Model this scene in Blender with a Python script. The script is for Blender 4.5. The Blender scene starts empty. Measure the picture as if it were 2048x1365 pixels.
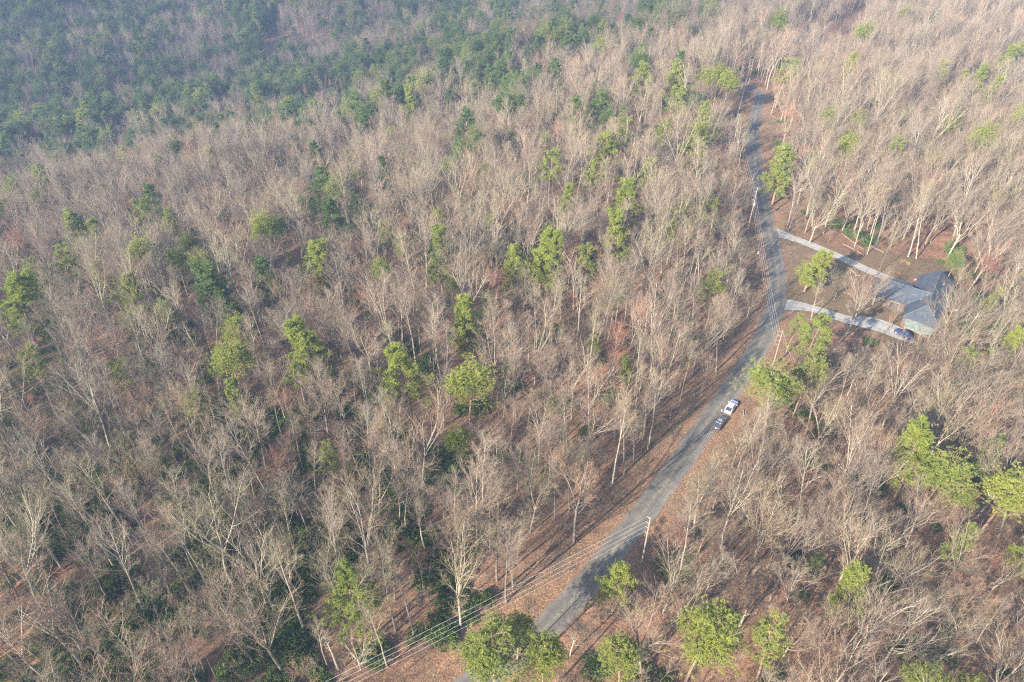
import bpy, math, random
import numpy as np
from mathutils import Vector, Matrix

# ------------------------------------------------------------------ camera, sky, sun
S = bpy.context.scene
COL = S.collection
CAM_H, PITCH, FPX = 120.0, math.radians(38.5), 1400.0       # metres, degrees below the horizon, focal length in px of a 2048 px wide frame
cam = bpy.data.objects.new('camera', bpy.data.cameras.new('camera'))
COL.objects.link(cam)
cam.location = (0, 0, CAM_H)
cam.rotation_euler = (math.pi / 2 - PITCH, 0, 0)
cam.data.sensor_width = 36.0
cam.data.lens = 36.0 * FPX / 2048
cam.data.clip_start, cam.data.clip_end = 1.0, 6000.0
S.camera = cam

SUN_EL, SUN_AZ = math.radians(25), math.radians(225)        # azimuth clockwise from +Y: the sun stands behind the camera, to the left
w = bpy.data.worlds.new('World'); S.world = w; w.use_nodes = True
nt = w.node_tree; nt.nodes.clear()
sky = nt.nodes.new('ShaderNodeTexSky'); sky.sky_type = 'NISHITA'; sky.sun_disc = False
sky.sun_elevation = SUN_EL; sky.sun_rotation = SUN_AZ
bg = nt.nodes.new('ShaderNodeBackground'); bg.inputs['Strength'].default_value = 0.14
wo = nt.nodes.new('ShaderNodeOutputWorld')
nt.links.new(sky.outputs[0], bg.inputs[0]); nt.links.new(bg.outputs[0], wo.inputs[0])
sun = bpy.data.objects.new('sun', bpy.data.lights.new('sun', 'SUN')); COL.objects.link(sun)
sun.data.energy = 5.0; sun.data.angle = math.radians(0.5); sun.data.color = (1.0, 0.882, 0.755)
to_sun = Vector((math.sin(SUN_AZ) * math.cos(SUN_EL), math.cos(SUN_AZ) * math.cos(SUN_EL), math.sin(SUN_EL)))
sun.rotation_euler = to_sun.to_track_quat('Z', 'Y').to_euler()
S.view_settings.view_transform = 'Standard'; S.view_settings.look = 'None'
S.view_settings.exposure = 1.6; S.view_settings.gamma = 1.0
S.render.engine = 'CYCLES'
S.cycles.use_denoising = False
S.cycles.pixel_filter_type = 'BLACKMAN_HARRIS'; S.cycles.filter_width = 1.2
S.cycles.max_bounces = 5; S.cycles.diffuse_bounces = 2; S.cycles.glossy_bounces = 2
S.cycles.transmission_bounces = 2; S.cycles.volume_bounces = 0; S.cycles.transparent_max_bounces = 6

R = random.Random(11)
NR = np.random.default_rng(11)

# ------------------------------------------------------------------ helpers
def sm(t):
    t = np.clip(t, 0, 1); return t * t * (3 - 2 * t)

def raydir(u, v):
    x = (u - 1024) / FPX; y = (682.5 - v) / FPX
    c, s = math.cos(PITCH), math.sin(PITCH)
    return np.array([x, c + y * s, -s + y * c])

def project(p):
    """world points (n,3) -> pixels (n,2) of the 2048 px frame and depth"""
    p = np.atleast_2d(p); c, s = math.cos(PITCH), math.sin(PITCH)
    X, Y, Z = p[:, 0], p[:, 1], p[:, 2] - CAM_H
    d = np.maximum(Y * c - Z * s, 1e-3); up = Y * s + Z * c
    return np.stack([1024 + FPX * X / d, 682.5 - FPX * up / d], 1), Y * c - Z * s

_RX = [(-60, -80.), (0, -45.), (60, -5.), (90, 25.), (130, 52), (160, 72), (180, 84), (215, 93), (260, 96), (300, 100), (346, 121), (500, 224), (800, 420), (1500, 900)]
def ridge_x(y):
    return np.interp(y, [a for a, b in _RX], [b for a, b in _RX])

def height(x, y):
    x = np.asarray(x, float); y = np.asarray(y, float)
    d = x - ridge_x(y)
    h = -58 * sm((-d - 35) / 420) * sm((y - 40) / 330) - 8 * sm((-d - 20) / 120)
    h = h - 46 * sm((d - 75) / 260)
    und = 1.6 * np.sin(x * .031 + 1.3) * np.cos(y * .027) + 1.1 * np.sin(x * .071 - y * .053) + .5 * np.sin(x * .15 + y * .11)
    und = und + (4.5 * np.sin(x * .019 + y * .014 + .8) + 3 * np.sin(y * .033 - x * .022)) * sm((np.abs(d) - 90) / 120)
    h = h + 26 * sm((y - 600) / 220) * sm((-d - 60) / 200)
    far = sm((np.abs(d) - 14) / 50)
    yard = sm(np.hypot(x - 108, y - 164) / 26 - 1.0)
    return h + und * far * yard

def at(u, v, up=0.0):
    """where the view ray through pixel u, v meets the surface UP metres above the ground"""
    d = raydir(u, v); t = 40.0; step = 2.0
    while t < 2500:
        x, y, z = d[0] * t, d[1] * t, CAM_H + d[2] * t
        if z < float(height(x, y)) + up: break
        t += step
    lo, hi = t - step, t
    for _ in range(14):
        m = (lo + hi) / 2
        if CAM_H + d[2] * m < float(height(d[0] * m, d[1] * m)) + up: hi = m
        else: lo = m
    return np.array([d[0] * hi, d[1] * hi, CAM_H + d[2] * hi])

def tag(o, label=None, cat=None, group=None, kind=None):
    for k, val in (('label', label), ('category', cat), ('group', group), ('kind', kind)):
        if val: o[k] = val
    return o

def mesh_np(name, verts, faces, mats, fmat=None, smooth=False):
    """one mesh from numpy vertices and a list of (n,k) face arrays"""
    me = bpy.data.meshes.new(name)
    verts = np.asarray(verts, np.float32)
    me.vertices.add(len(verts)); me.vertices.foreach_set('co', verts.ravel())
    faces = [np.asarray(f, np.int32) for f in faces if len(f)]
    idx = np.concatenate([f.ravel() for f in faces]); ln = np.concatenate([np.full(len(f), f.shape[1], np.int32) for f in faces])
    me.loops.add(len(idx)); me.loops.foreach_set('vertex_index', idx)
    me.polygons.add(len(ln)); st = np.concatenate([[0], np.cumsum(ln)[:-1]]).astype(np.int32)
    me.polygons.foreach_set('loop_start', st)
    try: me.polygons.foreach_set('loop_total', ln)
    except Exception: pass
    if fmat is not None: me.polygons.foreach_set('material_index', np.asarray(fmat, np.int32))
    me.polygons.foreach_set('use_smooth', np.full(len(ln), smooth, bool))
    for m in mats: me.materials.append(m)
    me.update(calc_edges=True); me.validate()
    return me

def link(name, me, parent=None, loc=None, rot=None, scale=None):
    o = bpy.data.objects.new(name, me); COL.objects.link(o)
    if parent: o.parent = parent
    if loc is not None: o.location = tuple(float(a) for a in loc)
    if rot is not None: o.rotation_euler = tuple(float(a) for a in rot)
    if scale is not None: o.scale = tuple(float(a) for a in scale)
    return o

def empty(name, loc, rot=(0, 0, 0), scale=(1, 1, 1)):
    o = link(name, None, None, loc, rot, scale); o.empty_display_size = 0.5
    return o

def unit(a):
    return a / np.maximum(np.linalg.norm(a, axis=-1, keepdims=True), 1e-9)

class Acc:
    """collects boxes, tubes, prisms and lofts into one mesh"""
    def __init__(s): s.v = []; s.f = {}; s.n = 0; s.m = {}
    def add(s, v, f, m=0):
        f = np.asarray(f, int)
        s.f.setdefault(f.shape[1], []).append(f + s.n); s.m.setdefault(f.shape[1], []).append(np.full(len(f), m))
        s.v.append(np.asarray(v, float)); s.n += len(v)
        return s
    def tubes(s, p0, p1, r0, r1, k=3, m=0):
        n = len(p0)
        if not n: return s
        d = unit(p1 - p0); a = np.where(np.abs(d[:, 2:3]) > .9, np.array([[1., 0, 0]]), np.array([[0, 0, 1.]]))
        u = unit(np.cross(d, a)); w_ = np.cross(d, u)
        an = np.arange(k) * 2 * math.pi / k
        ring = u[:, None] * np.cos(an)[None, :, None] + w_[:, None] * np.sin(an)[None, :, None]
        A = p0[:, None] + ring * r0[:, None, None]; B = p1[:, None] + ring * r1[:, None, None]
        v = np.concatenate([A, B], 1).reshape(-1, 3)
        j = np.arange(k); q = np.stack([j, (j + 1) % k, (j + 1) % k + k, j + k], 1)
        return s.add(v, (q[None] + (np.arange(n) * 2 * k)[:, None, None]).reshape(-1, 4), m)
    def ribbons(s, p0, p1, r0, r1, rng, m=0):
        n = len(p0); d = unit(p1 - p0); u = unit(np.cross(d, rng.normal(size=(n, 3))))
        v = np.stack([p0 - u * r0[:, None], p0 + u * r0[:, None], p1 + u * r1[:, None], p1 - u * r1[:, None]], 1).reshape(-1, 3)
        return s.add(v, np.arange(n * 4).reshape(-1, 4), m)
    def box(s, c, size, rz=0, m=0, taper=1.0):
        x, y, z = [q / 2 for q in size]
        v = np.array([[-x, -y, -z], [x, -y, -z], [x, y, -z], [-x, y, -z], [-x * taper, -y * taper, z], [x * taper, -y * taper, z], [x * taper, y * taper, z], [-x * taper, y * taper, z]])
        c_, s_ = math.cos(rz), math.sin(rz)
        v = v @ np.array([[c_, s_, 0], [-s_, c_, 0], [0, 0, 1]]) + np.array(c)
        return s.add(v, [[0, 3, 2, 1], [4, 5, 6, 7], [0, 1, 5, 4], [1, 2, 6, 5], [2, 3, 7, 6], [3, 0, 4, 7]], m)
    def poly(s, pts, m=0): return s.add(pts, [list(range(len(pts)))], m)
    def rod(s, a, b, ra, rb=None, k=8, m=0, caps=True):
        a = np.array([a], float); b = np.array([b], float); rb = ra if rb is None else rb
        n0 = s.n; s.tubes(a, b, np.array([ra]), np.array([rb]), k, m)
        if caps:
            s.add(s.v[-1][:k].copy(), [list(range(k))[::-1]], m); s.add(s.v[-2][k:].copy(), [list(range(k))], m)
        return s
    def loft(s, rings, m=0, cap=True):
        k = len(rings[0]); v = np.concatenate([np.asarray(r, float) for r in rings]); q = []
        for i in range(len(rings) - 1):
            for j in range(k): q.append([i * k + j, i * k + (j + 1) % k, (i + 1) * k + (j + 1) % k, (i + 1) * k + j])
        s.add(v, q, m)
        if cap:
            s.add(rings[0], [list(range(k))[::-1]], m); s.add(rings[-1], [list(range(k))], m)
        return s
    def mesh(s, name, mats, smooth=False):
        ks = list(s.f)
        return mesh_np(name, np.concatenate(s.v), [np.concatenate(s.f[k]) for k in ks], mats if isinstance(mats, list) else [mats], np.concatenate([np.concatenate(s.m[k]) for k in ks]), smooth)

# ------------------------------------------------------------------ materials
class NT:
    def __init__(s, name):
        s.m = bpy.data.materials.new(name); s.m.use_nodes = True; s.t = s.m.node_tree
        s.b = s.t.nodes['Principled BSDF']
    def n(s, t, **kw):
        x = s.t.nodes.new(t)
        for k, v in kw.items(): setattr(x, k, v)
        return x
    def l(s, a, b): s.t.links.new(a, b)
    def pos(s): return s.n('ShaderNodeNewGeometry').outputs['Position']
    def obj(s): return s.n('ShaderNodeTexCoord').outputs['Object']
    def noise(s, vec, scale, detail=4, rough=.6, dist=0):
        x = s.n('ShaderNodeTexNoise'); x.inputs['Scale'].default_value = scale; x.inputs['Detail'].default_value = detail
        x.inputs['Roughness'].default_value = rough; x.inputs['Distortion'].default_value = dist; s.l(vec, x.inputs['Vector']); return x.outputs['Fac']
    def ramp(s, fac, stops, mode='LINEAR'):
        x = s.n('ShaderNodeValToRGB'); e = x.color_ramp.elements; x.color_ramp.interpolation = mode
        while len(e) < len(stops): e.new(.5)
        for a, (p, c) in zip(e, stops): a.position = p; a.color = (*c, 1) if len(c) == 3 else c
        s.l(fac, x.inputs[0]); return x.outputs[0]
    def mix(s, fac, a, b, mode='MIX'):
        x = s.n('ShaderNodeMix'); x.data_type = 'RGBA'; x.blend_type = mode
        for sock, val in ((x.inputs[0], fac), (x.inputs[6], a), (x.inputs[7], b)):
            if hasattr(val, 'is_output'): s.l(val, sock)
            else: sock.default_value = val if isinstance(val, (int, float)) else (*val, 1)
        return x.outputs[2]
    def math(s, op, a, b=0.5):
        x = s.n('ShaderNodeMath'); x.operation = op
        for sock, val in ((x.inputs[0], a), (x.inputs[1], b)):
            if hasattr(val, 'is_output'): s.l(val, sock)
            else: sock.default_value = val
        return x.outputs[0]
    def bump(s, h, strength, dist=.1):
        x = s.n('ShaderNodeBump'); x.inputs['Strength'].default_value = strength; x.inputs['Distance'].default_value = dist
        s.l(h, x.inputs['Height']); s.l(x.outputs[0], s.b.inputs['Normal'])
    def col(s, c, rough=.9, spec=.2):
        if hasattr(c, 'is_output'): s.l(c, s.b.inputs['Base Color'])
        else: s.b.inputs['Base Color'].default_value = (*c, 1)
        s.b.inputs['Roughness'].default_value = rough; s.b.inputs['Specular IOR Level'].default_value = spec
        return s.m

def plain(name, c, rough=.6, spec=.4, metal=0, var=.12, scale=3):
    k = NT(name); f = k.noise(k.obj(), scale, 4)
    a = tuple(q * (1 - var) for q in c); b = tuple(min(1, q * (1 + var)) for q in c)
    m = k.col(k.ramp(f, [(.3, a), (.7, b)]), rough, spec); k.b.inputs['Metallic'].default_value = metal
    return m

def bark(name, c1, c2, rnd=.35):
    k = NT(name); f = k.noise(k.obj(), 1.3, 5, .7)
    c = k.ramp(f, [(.3, c1), (.7, c2)])
    r = k.n('ShaderNodeObjectInfo').outputs['Random']
    v = k.ramp(r, [(0, (1 - rnd, 1 - rnd, 1 - rnd * .9)), (.5, (1, .97, .93)), (1, (1 + rnd * .25,) * 3)])
    return k.col(k.mix(1.0, c, v, 'MULTIPLY'), .9, .15)

M_BARK = bark('grey_bark', (.205, .182, .138), (.385, .352, .28), .5)
M_BARK_DK = bark('brown_bark', (.13, .10, .075), (.25, .205, .16), .4)
def twig(name, tints):
    k = NT(name); r = k.n('ShaderNodeObjectInfo').outputs['Random']
    c = k.ramp(r, [(i / (len(tints) - 1), t) for i, t in enumerate(tints)])
    f = k.noise(k.obj(), .5, 2)
    c = k.mix(1.0, c, k.ramp(f, [(.3, (.8, .78, .76)), (.7, (1.1, 1.1, 1.1))]), 'MULTIPLY')
    return k.col(c, .9, .1)
M_TWIG = twig('bare_twigs', [(.225, .165, .115), (.275, .215, .155), (.215, .178, .14), (.30, .235, .17), (.225, .21, .115), (.295, .185, .128), (.235, .195, .145)])
M_TWIG_RED = twig('red_budded_twigs', [(.33, .13, .085), (.36, .17, .11)])
M_TWIG_TAN = twig('orange_tan_twigs', [(.36, .21, .10), (.34, .21, .12)])
M_PBARK = bark('pine_bark', (.20, .13, .09), (.36, .26, .19), .2)

def needles(name, tints):
    k = NT(name); r = k.n('ShaderNodeObjectInfo').outputs['Random']
    c = k.ramp(r, [(i / (len(tints) - 1), t) for i, t in enumerate(tints)])
    f = k.noise(k.obj(), .9, 3)
    c = k.mix(1.0, c, k.ramp(f, [(.3, (.65, .72, .7)), (.7, (1.25, 1.18, 1.0))]), 'MULTIPLY')
    m = k.col(c, .7, .25)
    tr = k.n('ShaderNodeBsdfTranslucent'); k.l(c, tr.inputs[0])
    mx = k.n('ShaderNodeMixShader'); mx.inputs[0].default_value = .4
    out = k.t.nodes['Material Output']; k.l(k.b.outputs[0], mx.inputs[1]); k.l(tr.outputs[0], mx.inputs[2]); k.l(mx.outputs[0], out.inputs[0])
    return m
M_NEEDLE = needles('pine_needles', [(.28, .33, .065), (.33, .37, .085), (.25, .305, .07), (.345, .38, .12)])
M_NEEDLE_DK = needles('dark_pine_needles', [(.13, .21, .06), (.165, .25, .07), (.115, .195, .065), (.20, .27, .08)])
M_LAUREL = needles('evergreen_shrub_leaves', [(.085, .14, .04), (.11, .18, .045), (.15, .20, .06)])

def m_ground():
    k = NT('leaf_litter'); p = k.pos()
    big = k.noise(p, .035, 4, .6); mid = k.noise(p, .32, 5, .65); fine = k.noise(p, 2.4, 4, .75)
    c = k.ramp(mid, [(.28, (.12, .076, .05)), (.5, (.235, .138, .085)), (.75, (.35, .20, .115))])
    spk = k.ramp(fine, [(.32, (.42, .42, .46)), (.52, (1, 1, 1)), (.68, (1.65, 1.5, 1.35))])
    c = k.mix(1.0, c, spk, 'MULTIPLY')
    c = k.mix(k.ramp(big, [(.45, (0, 0, 0)), (.7, (.5, .5, .5))]), c, (.07, .065, .035))
    a = k.n('ShaderNodeAttribute'); a.attribute_name = 'yard'
    sep = k.n('ShaderNodeSeparateColor'); k.l(a.outputs['Color'], sep.inputs[0])
    grass = k.ramp(k.noise(p, .5, 5, .7), [(.35, (.16, .105, .065)), (.55, (.175, .13, .075)), (.72, (.13, .12, .06))])
    c = k.mix(sep.outputs[0], c, k.mix(1.0, grass, spk, 'MULTIPLY'))
    lit = k.mix(1.0, k.ramp(k.noise(p, .6, 4, .7), [(.3, (.20, .12, .07)), (.7, (.335, .205, .12))]), spk, 'MULTIPLY')
    c = k.mix(sep.outputs[1], c, lit)
    c = k.mix(sep.outputs[2], c, k.mix(1.0, (.05, .065, .032), spk, 'MULTIPLY'))
    m = k.col(c, .95, .1); k.bump(fine, .8, .35); return m
M_GROUND = m_ground()

def edge_leaves(k, c, amount, width):
    """brown leaves and grit drifting in from the edges (attribute 'across' runs -1..1 over the strip)"""
    at_ = k.n('ShaderNodeAttribute'); at_.attribute_name = 'across'; p = k.pos()
    ab = k.math('ABSOLUTE', at_.outputs['Fac']); n1 = k.noise(p, .45, 4, .7); n2 = k.noise(p, 3.5, 3, .7)
    e = k.math('ADD', ab, k.math('MULTIPLY', k.math('SUBTRACT', n1, .5), .55)); e = k.math('ADD', e, k.math('MULTIPLY', k.math('SUBTRACT', n2, .5), .5))
    f = k.ramp(e, [(width, (0, 0, 0)), (min(.999, width + .10), (amount,) * 3)])
    return k.mix(f, c, (.19, .12, .07)), ab
def m_asphalt():
    k = NT('asphalt'); p = k.pos(); a = k.noise(p, .22, 5, .75); b = k.noise(p, 6, 3, .7)
    c = k.ramp(a, [(.3, (.115, .105, .085)), (.7, (.185, .170, .138))])
    c = k.mix(1.0, c, k.ramp(b, [(.3, (.82, .82, .82)), (.7, (1.15, 1.15, 1.15))]), 'MULTIPLY')
    v_ = k.n('ShaderNodeTexVoronoi'); v_.feature = 'DISTANCE_TO_EDGE'; v_.inputs['Scale'].default_value = .33; k.l(p, v_.inputs['Vector'])
    c = k.mix(k.ramp(v_.outputs[0], [(.0, (.75, .75, .75)), (.02, (0, 0, 0))]), c, (.05, .05, .05))
    c, ab = edge_leaves(k, c, .9, .90)
    path = k.ramp(ab, [(.12, (1.06,) * 3), (.30, (.88,) * 3), (.55, (.88,) * 3), (.72, (1.06,) * 3)]); c = k.mix(1.0, c, path, 'MULTIPLY')
    patch = k.ramp(k.noise(p, .07, 1, .4), [(.60, (1, 1, 1)), (.61, (.8, .8, .82))]); c = k.mix(1.0, c, patch, 'MULTIPLY')
    m = k.col(c, .85, .3); k.bump(b, .2, .02); return m
M_ASPHALT = m_asphalt()
def m_concrete():
    k = NT('concrete'); p = k.pos(); a = k.noise(p, .5, 5, .7)
    c = k.ramp(a, [(.3, (.26, .25, .225)), (.7, (.38, .365, .33))])
    b = k.noise(p, 3, 3, .7); c = k.mix(1.0, c, k.ramp(b, [(.3, (.85,) * 3), (.7, (1.1,) * 3)]), 'MULTIPLY'); c, ab = edge_leaves(k, c, .85, .93)
    c = k.mix(1.0, c, k.ramp(ab, [(.2, (1.04,) * 3), (.4, (.9,) * 3), (.65, (.9,) * 3), (.8, (1.04,) * 3)]), 'MULTIPLY')
    aj = k.n('ShaderNodeAttribute'); aj.attribute_name = 'along'; fr_ = k.math('FRACT', k.math('DIVIDE', aj.outputs['Fac'], 3.6)); c = k.mix(k.ramp(fr_, [(.0, (.6,) * 3), (.035, (0, 0, 0))]), c, (.09, .085, .075))
    c = k.mix(k.ramp(k.noise(p, .9, 4, .7), [(.56, (0, 0, 0)), (.70, (.45,) * 3)]), c, (.20, .165, .12))
    m = k.col(c, .85, .3); return m
M_CONC = m_concrete()
def m_paint():
    k = NT('worn_yellow_paint'); p = k.pos(); a = k.noise(p, 5, 4, .7)
    return k.col(k.ramp(a, [(.42, (.15, .14, .11)), (.62, (.42, .35, .17))]), .7, .3)
M_YELLOW = m_paint()
M_POLE = plain('weathered_pole_wood', (.27, .225, .18), .9, .1, 0, .25, 1.5)
M_WIRE = plain('aluminium_wire', (.75, .72, .69), .5, .4, .2)
M_ROOF = None

# ------------------------------------------------------------------ road, driveways and ground
ROAD_PX = [(790, 1500), (915, 1392), (1000, 1335), (1060, 1285), (1116, 1232), (1161, 1184), (1187, 1152.5), (1236, 1091), (1276, 1040), (1298, 1011.6), (1332.6, 964), (1358, 929),
           (1400, 868), (1437, 815), (1459, 784.6), (1483.5, 749), (1522, 685), (1540, 645), (1552, 605), (1556.5, 570), (1553, 532), (1547, 500), (1536, 450), (1525, 400),
           (1517, 370), (1511, 330), (1507, 300), (1505, 276), (1511, 230), (1519, 200), (1519, 188), (1507, 179), (1479, 173), (1440, 169), (1395, 166)]
DRIVE_UP_PX = [(1548, 466), (1562, 470), (1600, 482), (1650, 502), (1700, 524), (1750, 548), (1785, 564), (1808, 573), (1826, 579)]
DRIVE_LOW_PX = [(1562, 609), (1578, 610), (1610, 614), (1640, 622), (1680, 636), (1720, 647), (1760, 657), (1800, 672), (1832, 682)]

def catmull(P, n=8):
    P = np.asarray(P, float); Q = np.vstack([2 * P[0] - P[1], P, 2 * P[-1] - P[-2]]); out = []
    for i in range(1, len(Q) - 2):
        for t in np.arange(n) / n:
            a, b, c, d = Q[i - 1:i + 3]
            out.append(.5 * (2 * b + (c - a) * t + (2 * a - 5 * b + 4 * c - d) * t * t + (3 * b - a - 3 * c + d) * t ** 3))
    out.append(Q[-2]); return np.array(out)

def resample(P, step):
    d = np.concatenate([[0], np.cumsum(np.linalg.norm(np.diff(P, axis=0), axis=1))]); s = np.arange(0, d[-1], step)
    return np.stack([np.interp(s, d, P[:, i]) for i in range(P.shape[1])], 1)

def world_line(px, step=1.0):
    L = resample(catmull([at(u, v)[:2] for u, v in px]), step)
    k = np.array([1, 2, 3, 2, 1.]) / 9
    for _ in range(6):
        M = L.copy()
        for i in range(2): M[2:-2, i] = np.convolve(L[:, i], k, 'valid')
        L = M
    return L

ROAD = world_line(ROAD_PX); D_UP = world_line(DRIVE_UP_PX, .7); D_LOW = world_line(DRIVE_LOW_PX, .7)

def strip(name, L, wl, wr, z, mat, nx=4, crown=0.0):
    t = unit(np.gradient(L, axis=0)); nrm = np.stack([t[:, 1], -t[:, 0]], 1)
    wl = np.broadcast_to(wl, len(L)); wr = np.broadcast_to(wr, len(L)); v = []
    for i in range(nx + 1):
        off = -wl + (wl + wr) * i / nx
        p = L + nrm * off[:, None]; zz = height(L[:, 0], L[:, 1]) * 0 + np.maximum(height(p[:, 0], p[:, 1]), height(L[:, 0], L[:, 1])) + z + crown * (1 - (2 * i / nx - 1) ** 2)
        v.append(np.column_stack([p, zz]))
    v = np.stack(v, 1).reshape(-1, 3); q = []; w_ = nx + 1
    i, j = np.meshgrid(np.arange(len(L) - 1), np.arange(nx), indexing='ij'); a = (i * w_ + j).ravel()
    q = np.stack([a, a + 1, a + 1 + w_, a + w_], 1)
    me = mesh_np(name, v, [q], [mat], None, True); al = me.attributes.new('along', 'FLOAT', 'POINT'); al.data.foreach_set('value', np.repeat(np.concatenate([[0], np.cumsum(np.linalg.norm(np.diff(L, axis=0), axis=1))]), w_).astype(np.float32)); ac = me.attributes.new('across', 'FLOAT', 'POINT'); ac.data.foreach_set('value', np.tile(np.linspace(-1, 1, w_), len(L)).astype(np.float32))
    return link(name, me)

wob = .08 * np.sin(np.arange(len(ROAD)) * .35) + .12 * np.sin(np.arange(len(ROAD)) * .9 + 1)
tag(strip('road', ROAD, 2.65 + wob, 2.65 - wob * .7, .09, M_ASPHALT, 12, .05), kind='structure')
nU = len(D_UP); fl = np.interp(np.arange(nU), [0, 4, 9, nU * .65, nU], [3.6, 3.0, 1.9, 1.75, 3.1])
tag(strip('driveway', D_UP, fl, np.interp(np.arange(nU), [0, 4, 9, nU * .7, nU], [2.6, 2.2, 1.8, 1.9, .8]), .055, M_CONC, 10), kind='structure')
nL = len(D_LOW); fr = np.interp(np.arange(nL), [0, 5, 12, nL * .5, nL * .68, nL * .85, nL], [3.0, 2.6, 1.8, 2.1, 4.8, 4.2, 2.4])
tag(strip('driveway', D_LOW, fr, np.interp(np.arange(nL), [0, 5, 12, nL], [3.0, 2.6, 1.8, 2.0]), .06, M_CONC, 10), kind='structure')

# worn yellow centre dashes
t_ = unit(np.gradient(ROAD, axis=0)); acc = Acc(); s_ = 3.0; kdash = 0
while s_ < len(ROAD) - 30:
    i = int(s_); ln = 1.5 if kdash % 3 == 0 else .8; kdash += 1
    p = ROAD[i] + t_[i] * (s_ - i); q = p + t_[i] * ln; n = np.array([t_[i][1], -t_[i][0]]) * .075
    zz = float(height(*p)) + .155
    acc.add([[*(p - n), zz], [*(p + n), zz], [*(q + n), zz], [*(q - n), zz]], [[0, 1, 2, 3]])
    s_ += 2.1 + R.uniform(-.15, .15)
tag(link('road_marking', acc.mesh('road_marking', M_YELLOW)), kind='structure')

def dist_line(x, y, L):
    x = np.asarray(x, float).ravel(); y = np.asarray(y, float).ravel(); out = np.full(len(x), 1e9); L = L[::2]
    for a in range(0, len(x), 20000):
        out[a:a + 20000] = np.sqrt(((x[a:a + 20000, None] - L[None, :, 0]) ** 2 + (y[a:a + 20000, None] - L[None, :, 1]) ** 2).min(1))
    return out

YARD_PX = [(1562, 470), (1600, 474), (1690, 505), (1740, 500), (1800, 508), (1870, 520), (1925, 560), (1930, 620), (1900, 690), (1840, 720), (1790, 700), (1740, 670), (1690, 650), (1610, 630), (1572, 600), (1572, 540)]
YARD = np.array([at(u, v)[:2] for u, v in YARD_PX])
def in_poly(x, y, P):
    x = np.asarray(x, float); y = np.asarray(y, float); c = np.zeros(x.shape, bool); j = len(P) - 1
    for i in range(len(P)):
        cond = ((P[i, 1] > y) != (P[j, 1] > y)) & (x < (P[j, 0] - P[i, 0]) * (y - P[i, 1]) / (P[j, 1] - P[i, 1] + 1e-12) + P[i, 0]); c ^= cond; j = i
    return c
WIRE_BASE = np.array([(25.6, 80.9), (-66.0, 29.8)])
WIRE_LINE = resample(WIRE_BASE, 1.0)

gx = np.concatenate([np.arange(-1500, -300, 40.), np.arange(-300, -120, 6), np.arange(-120, 220, 2.), np.arange(220, 460, 6), np.arange(460, 1540, 40)])
gy = np.concatenate([np.arange(-300, 20, 20.), np.arange(20, 400, 2.), np.arange(400, 760, 8), np.arange(760, 1700, 40)])
GX, GY = np.meshgrid(gx, gy, indexing='xy'); GZ = height(GX, GY)
dr = dist_line(GX, GY, ROAD).reshape(GX.shape)
v = np.stack([GX.ravel(), GY.ravel(), GZ.ravel()], 1); W_ = len(gx)
i, j = np.meshgrid(np.arange(len(gy) - 1), np.arange(W_ - 1), indexing='ij'); a = (i * W_ + j).ravel()
gme = mesh_np('ground', v, [np.stack([a, a + 1, a + 1 + W_, a + W_], 1)], [M_GROUND], None, True)
yard = in_poly(GX, GY, YARD).astype(float)
side = np.where(GX > np.interp(GY, ROAD[:, 1], ROAD[:, 0]), 7.0, np.interp(GY, [90, 150, 200], [10.5, 8.5, 7.0])) + 1.5 * np.sin(GX * .21 + GY * .13) * np.sin(GY * .33)
verge = sm((side - dr) / 3.5) * .9; verge = np.maximum(verge, .22 * sm((8 - dist_line(GX, GY, WIRE_LINE).reshape(GX.shape)) / 5)) * (1 - yard)
und = sm((np.sin(GX * .05 + 2 + 1.5 * np.sin(GY * .031)) + np.cos(GY * .06 + GX * .02 + 2 * np.sin(GX * .043))) * .5 + .2) * sm((-(GX - ridge_x(GY)) - 45) / 50) * .8
ca = gme.color_attributes.new('yard', 'FLOAT_COLOR', 'POINT')
cc = np.ones((len(v), 4), np.float32); cc[:, 0] = yard.ravel(); cc[:, 1] = verge.ravel(); cc[:, 2] = (und * (1 - verge)).ravel()
ca.data.foreach_set('color', cc.ravel())
tag(link('ground', gme), kind='structure')

# ------------------------------------------------------------------ trees: growth
def poly_grow(P, D, L, R0, nseg, up, noise, rng, tip=.35):
    n = len(P); nodes = [P]; rad = [R0]; p = P.copy(); d = D.copy()
    for s in range(nseg):
        d = unit(d + rng.normal(size=(n, 3)) * noise + np.array([0, 0, up]))
        p = p + d * (L / nseg)[:, None]; nodes.append(p); rad.append(R0 * (1 - (1 - tip) * (s + 1) / nseg))
    return np.stack(nodes, 1), np.stack(rad, 1)

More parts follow.
